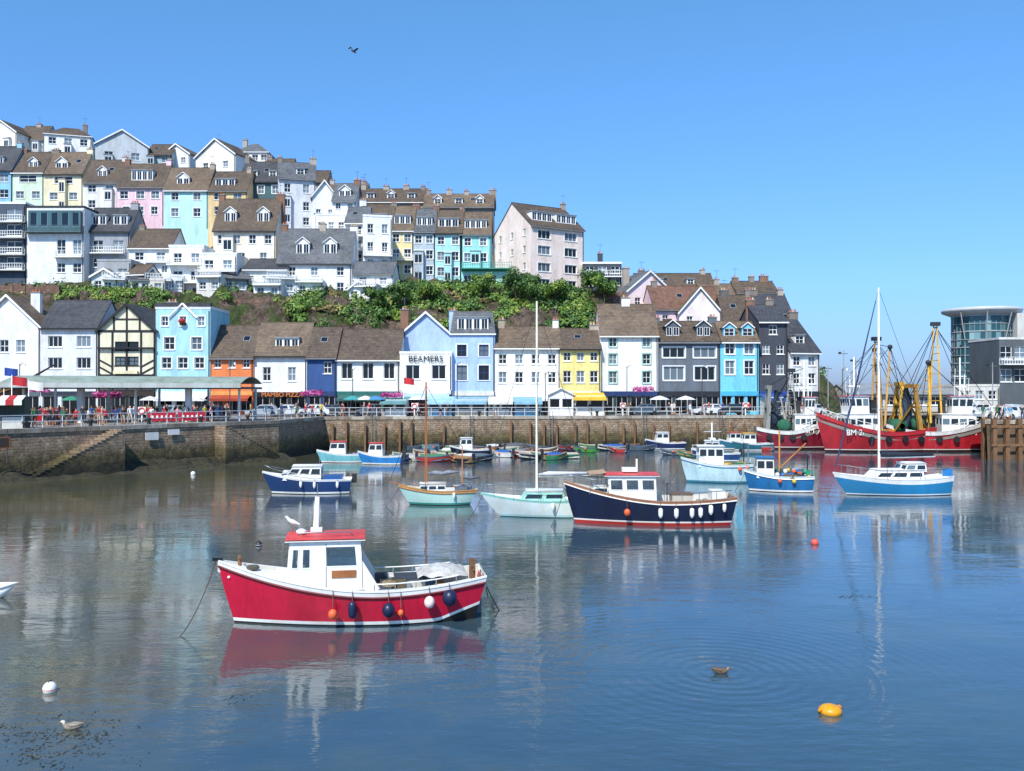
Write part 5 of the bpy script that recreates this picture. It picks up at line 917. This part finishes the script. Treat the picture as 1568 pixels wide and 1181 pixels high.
# ------------------------------------------------------------------ round glass building and right side
b=B(); Rr=4.55; Hh=Z(486,150)-QZ; n=36; gm=mk_glass('tower_glass','#28555c','#8fb4b6',.06)
for i in range(n):
    a=2*math.pi*i/n; c=2*math.pi*(i+1)/n
    for k in range(6): z0=Hh*k/6; z1=Hh*(k+1)/6; b.add('glazing',gm,[(Rr*math.cos(a),Rr*math.sin(a),z0),(Rr*math.cos(c),Rr*math.sin(c),z0),(Rr*math.cos(c),Rr*math.sin(c),z1),(Rr*math.cos(a),Rr*math.sin(a),z1)],[(0,1,2,3)])
    tube(b,'mullions',GRY,[((Rr+.05)*math.cos(a),(Rr+.05)*math.sin(a),0),((Rr+.05)*math.cos(a),(Rr+.05)*math.sin(a),Hh)],.04,4)
for k in range(13): z=Hh*k/12; lathe(b,'floor_bands',M('#a4acae',.5),(0,0,z-.05),[(Rr-.1,0),(Rr+.12,0),(Rr+.12,.1 if k%2 else .2),(Rr-.1,.1 if k%2 else .2)],n,False)
lathe(b,'disc_roof',M('#c2c6c8',.5,.1),(0,0,Hh),[(Rr-.5,.05),(Rr+.3,.25),(Rr+1.5,.75),(Rr+1.65,1.05),(Rr+1.5,1.35),(.1,1.6)],n); box(b,'lift_core',M('#d4d2ca'),3.3,4.7,-4.9,-3.6,0,Hh+.3)
for k in range(4): a=-2.6+k*.7; tube(b,'roof_props',GRY,[((Rr+.1)*math.cos(a),(Rr+.1)*math.sin(a),Hh*.75),((Rr+1.3)*math.cos(a),(Rr+1.3)*math.sin(a),Hh+.6)],.09,5)
b.finish('round_glass_building',(X(1503,150),150,QZ))
house('harbour_office',1530,1660,512,520,640,138,roof='flat',wall='#5c6266',rc='dark',wins=((540,6,1.8,2.),(575,6,1.8,2.)),dep=12,trim=M('#d8d8d4'),balc=((558,0,1,1.5),))
house('harbour_store',1470,1530,585,592,640,132,roof='flat',wall='#d8d4cc',rc='lead',wins=((605,3,1.2,1.3),),dep=8)
house('fish_market_shed',1300,1460,590,604,640,134,roof='side',wall='#c9c6be',rc='lead',wins=((614,9,1.4,1.3),),dep=10)
for u,D,h in((1292,126,9),(1268,130,7),(1310,128,8),(1478,126,10),(1520,118,7)):
    b=B(); tube(b,'pole',GRY,[(0,0,0),(0,0,h)],.1,6,.06); tube(b,'crossarm',GRY,[(-.6,0,h-.5),(.6,0,h-.5)],.05,5); box(b,'floodlight',DK,-.7,-.4,-.15,.15,h-.55,h-.25); b.finish('floodlight_mast',(X(u,D),D,QZ))
# ------------------------------------------------------------------ people
def person_mesh(pose,seed):
    rnd=random.Random(seed); s=rnd.uniform(.0,.12) if pose else 0
    J=[(0,0,.95,.13,.1),(0,0,1.15,.125,.09),(0,0,1.36,.155,.1),(0,0,1.48,.06,.06),(0,-.01,1.56,.075,.085),(0,-.01,1.68,.08,.09)]
    E=[(0,1),(1,2),(2,3),(3,4),(4,5)]
    for sg in(-1,1):
        st=sg*(.16+s)*(1 if pose==1 else 0); o=len(J)
        J+=[(sg*.09,0,.88,.09,.095),(sg*.1,-st*.9-.02,.5,.06,.06),(sg*.1,-st*1.3+.03,.09,.04,.045),(sg*.11,-st*1.3-.12,.04,.04,.03)]; E+=[(0,o),(o,o+1),(o+1,o+2),(o+2,o+3)]
        o=len(J)
        if pose==2 and sg==1: arm=[(sg*.19,0,1.41,.055,.055),(sg*.24,-.02,1.14,.042,.042),(sg*.17,-.26,1.2,.032,.032),(sg*.14,-.34,1.24,.035,.025)]
        else: arm=[(sg*.19,0,1.41,.055,.055),(sg*.24,st*.5+.02,1.13,.042,.042),(sg*.25,st*.9-.05,.88,.03,.03),(sg*.25,st*.9-.07,.79,.035,.025)]
        J+=arm; E+=[(2,o),(o,o+1),(o+1,o+2),(o+2,o+3)]
    me=bpy.data.meshes.new('pm'); me.from_pydata([j[:3] for j in J],E,[]); ob=bpy.data.objects.new('pm',me); col.objects.link(ob)
    ob.modifiers.new('s','SKIN'); sub=ob.modifiers.new('d','SUBSURF'); sub.levels=1
    for i,j in enumerate(J): me.skin_vertices[0].data[i].radius=(j[3],j[4])
    me.skin_vertices[0].data[0].use_root=True
    dg=bpy.context.evaluated_depsgraph_get(); out=bpy.data.meshes.new_from_object(ob.evaluated_get(dg)); bpy.data.objects.remove(ob)
    skin=M(rnd.choice(['#d9a384','#c98e6c','#e2b294','#8a5a3c']),.6); hair=M(rnd.choice(['#3a2a1e','#8a6a44','#1e1a18','#b9b0a4','#d8c090']),.8)
    sh=M(rnd.choice(['#e9e9e6','#c8323a','#2a4a8a','#e8a0b0','#3a3d42','#6fb0d8','#e8d24a','#3f7a52','#2b3038','#f0f0ee','#8a4a8a']),.85); tr=M(rnd.choice(['#2b3448','#3b3d40','#c9bda4','#5a6a80','#e0ddd4','#24262a']),.85); shoe=M(rnd.choice(['#2a2a2c','#e4e4e0','#7a5a3c']),.7)
    shorts=rnd.random()<.5; slv=rnd.random()<.65
    for k in(skin,hair,sh,tr,shoe): out.materials.append(k)
    for p in out.polygons:
        x,y,z=p.center; p.use_smooth=True
        if z>1.66 or (z>1.55 and y>.025): i=1
        elif z>1.46: i=0
        elif abs(x)>.2 and z<(1.22 if slv else .84): i=0
        elif z>.93 or (abs(x)>.2 and z>.8): i=2
        elif z>(.5 if shorts else .1): i=3
        elif z>.08: i=0
        else: i=4
        p.material_index=i
    return out
PM=[person_mesh(k%3,k*13+1) for k in range(20)]
def person(x,y,yaw=None):
    o=bpy.data.objects.new('person',random.choice(PM)); col.objects.link(o); s=ru(.9,1.05); o.scale=(s,s,s); o.location=(x,y,QZ+.005); o.rotation_euler=(0,0,ru(0,6.28) if yaw is None else yaw)
def Dw(u):
    pts=[(-100,64),(0,71),(426,94),(501,107),(1217,114)]
    for (a,c),(d_,e) in zip(pts,pts[1:]):
        if a<=u<=d_: return c+(e-c)*(u-a)/(d_-a)
    return 114
for i in range(120):
    u=ru(20,350); D=Dw(u)+ru(1.2,16); person(X(u,D),D)
for i in range(95):
    u=ru(380,1240); lo=Dw(u)+1; D=ru(lo,118.5); person(X(u,D),D)
for i in range(10):
    u=ru(1505,1568); D=ru(94,98); person(X(u,D),D)
def parasol(u,D,c):
    b=B(); tube(b,'pole',MET,[(0,0,0),(0,0,2.5)],.03,6); lathe(b,'canopy',M(c),(0,0,2.1),[(1.3,0),(.9,.22),(.4,.4),(.03,.5)],8,False); lathe(b,'base',GRY,(0,0,0),[(.3,0),(.3,.08),(.1,.12)],10); lathe(b,'table',TIM,(0,0,.7),[(.5,0),(.5,.05)],10,False); b.finish('cafe_parasol',(X(u,D),D,QZ))
for u,c in((285,'#e8e8e4'),(300,'#e6e2da'),(540,'#3f9a9a'),(560,'#e8e4da'),(575,'#4a8ab8'),(1010,'#e8e8e4'),(1050,'#e6e2da'),(640,'#e8e8e4'),(230,'#d8d4cc'),(110,'#3a8a6a')): parasol(u,112 if u>500 else 103,c)
b=B()
for u0,u1,D,v in((0,90,139,436),(90,210,139.5,452),(290,450,138.5,456),(600,760,149,448),(880,960,150,446)):
    k=14
    for i in range(k):
        a=u0+(u1-u0)*i/k; c=u0+(u1-u0)*(i+1)/k; z=Z(v,D)+ru(-.35,.35); dd=ru(-.1,.1); hexa(b,'wall',RUBBLE,[(X(a,D),D+dd,z-9),(X(c,D),D+dd,z-9),(X(c,D),D+.6,z-9),(X(a,D),D+.6,z-9),(X(a,D),D+dd,z),(X(c,D),D+dd,z),(X(c,D),D+.6,z),(X(a,D),D+.6,z)])
b.finish('stone_retaining_wall')
# ------------------------------------------------------------------ light, sky, camera
az=math.radians(202); el=math.radians(48)
w=bpy.data.worlds.new('World'); sc.world=w; w.use_nodes=True; nt=w.node_tree; bg=nt.nodes['Background']; sk=nt.nodes.new('ShaderNodeTexSky'); sk.sky_type='NISHITA'; sk.sun_disc=False; sk.sun_elevation=el; sk.sun_rotation=az; sk.air_density=1.3; sk.dust_density=.5; sk.ozone_density=2.0
tc=nt.nodes.new('ShaderNodeTexCoord'); sp=nt.nodes.new('ShaderNodeSeparateXYZ'); nt.links.new(tc.outputs['Generated'],sp.inputs[0])
rp=nt.nodes.new('ShaderNodeValToRGB'); nt.links.new(sp.outputs[2],rp.inputs[0]); e=rp.color_ramp.elements; e[0].position=0; e[0].color=(.24,.37,.84,1); e[1].position=.4; e[1].color=(.37,.66,.90,1); x=e.new(.12); x.color=(.31,.51,.93,1)
bc=mixc(nt,1.0,sk.outputs[0],rp.outputs[0],'MULTIPLY')
br=nt.nodes.new('ShaderNodeVectorMath'); br.operation='SCALE'; br.inputs['Scale'].default_value=1.4; nt.links.new(bc,br.inputs[0]); nt.links.new(br.outputs[0],bg.inputs[0])
bg.inputs[1].default_value=.15
sl=bpy.data.lights.new('sun','SUN'); sl.energy=5.0; sl.angle=math.radians(.5); sl.color=(1,.965,.90); so=bpy.data.objects.new('sun',sl); col.objects.link(so)
sd=Vector((math.sin(az)*math.cos(el),math.cos(az)*math.cos(el),math.sin(el))); so.rotation_euler=sd.to_track_quat('Z','Y').to_euler(); so.location=sd*100
cd=bpy.data.cameras.new('camera'); cd.sensor_width=36; cd.lens=36*F/1568; cd.clip_end=9000; cd.clip_start=.1; co=bpy.data.objects.new('camera',cd); col.objects.link(co); co.location=(0,0,CAMH); co.rotation_euler=(math.radians(90+.4),0,0); sc.camera=co
sc.view_settings.view_transform='Standard'; sc.view_settings.look='None'; sc.view_settings.exposure=0
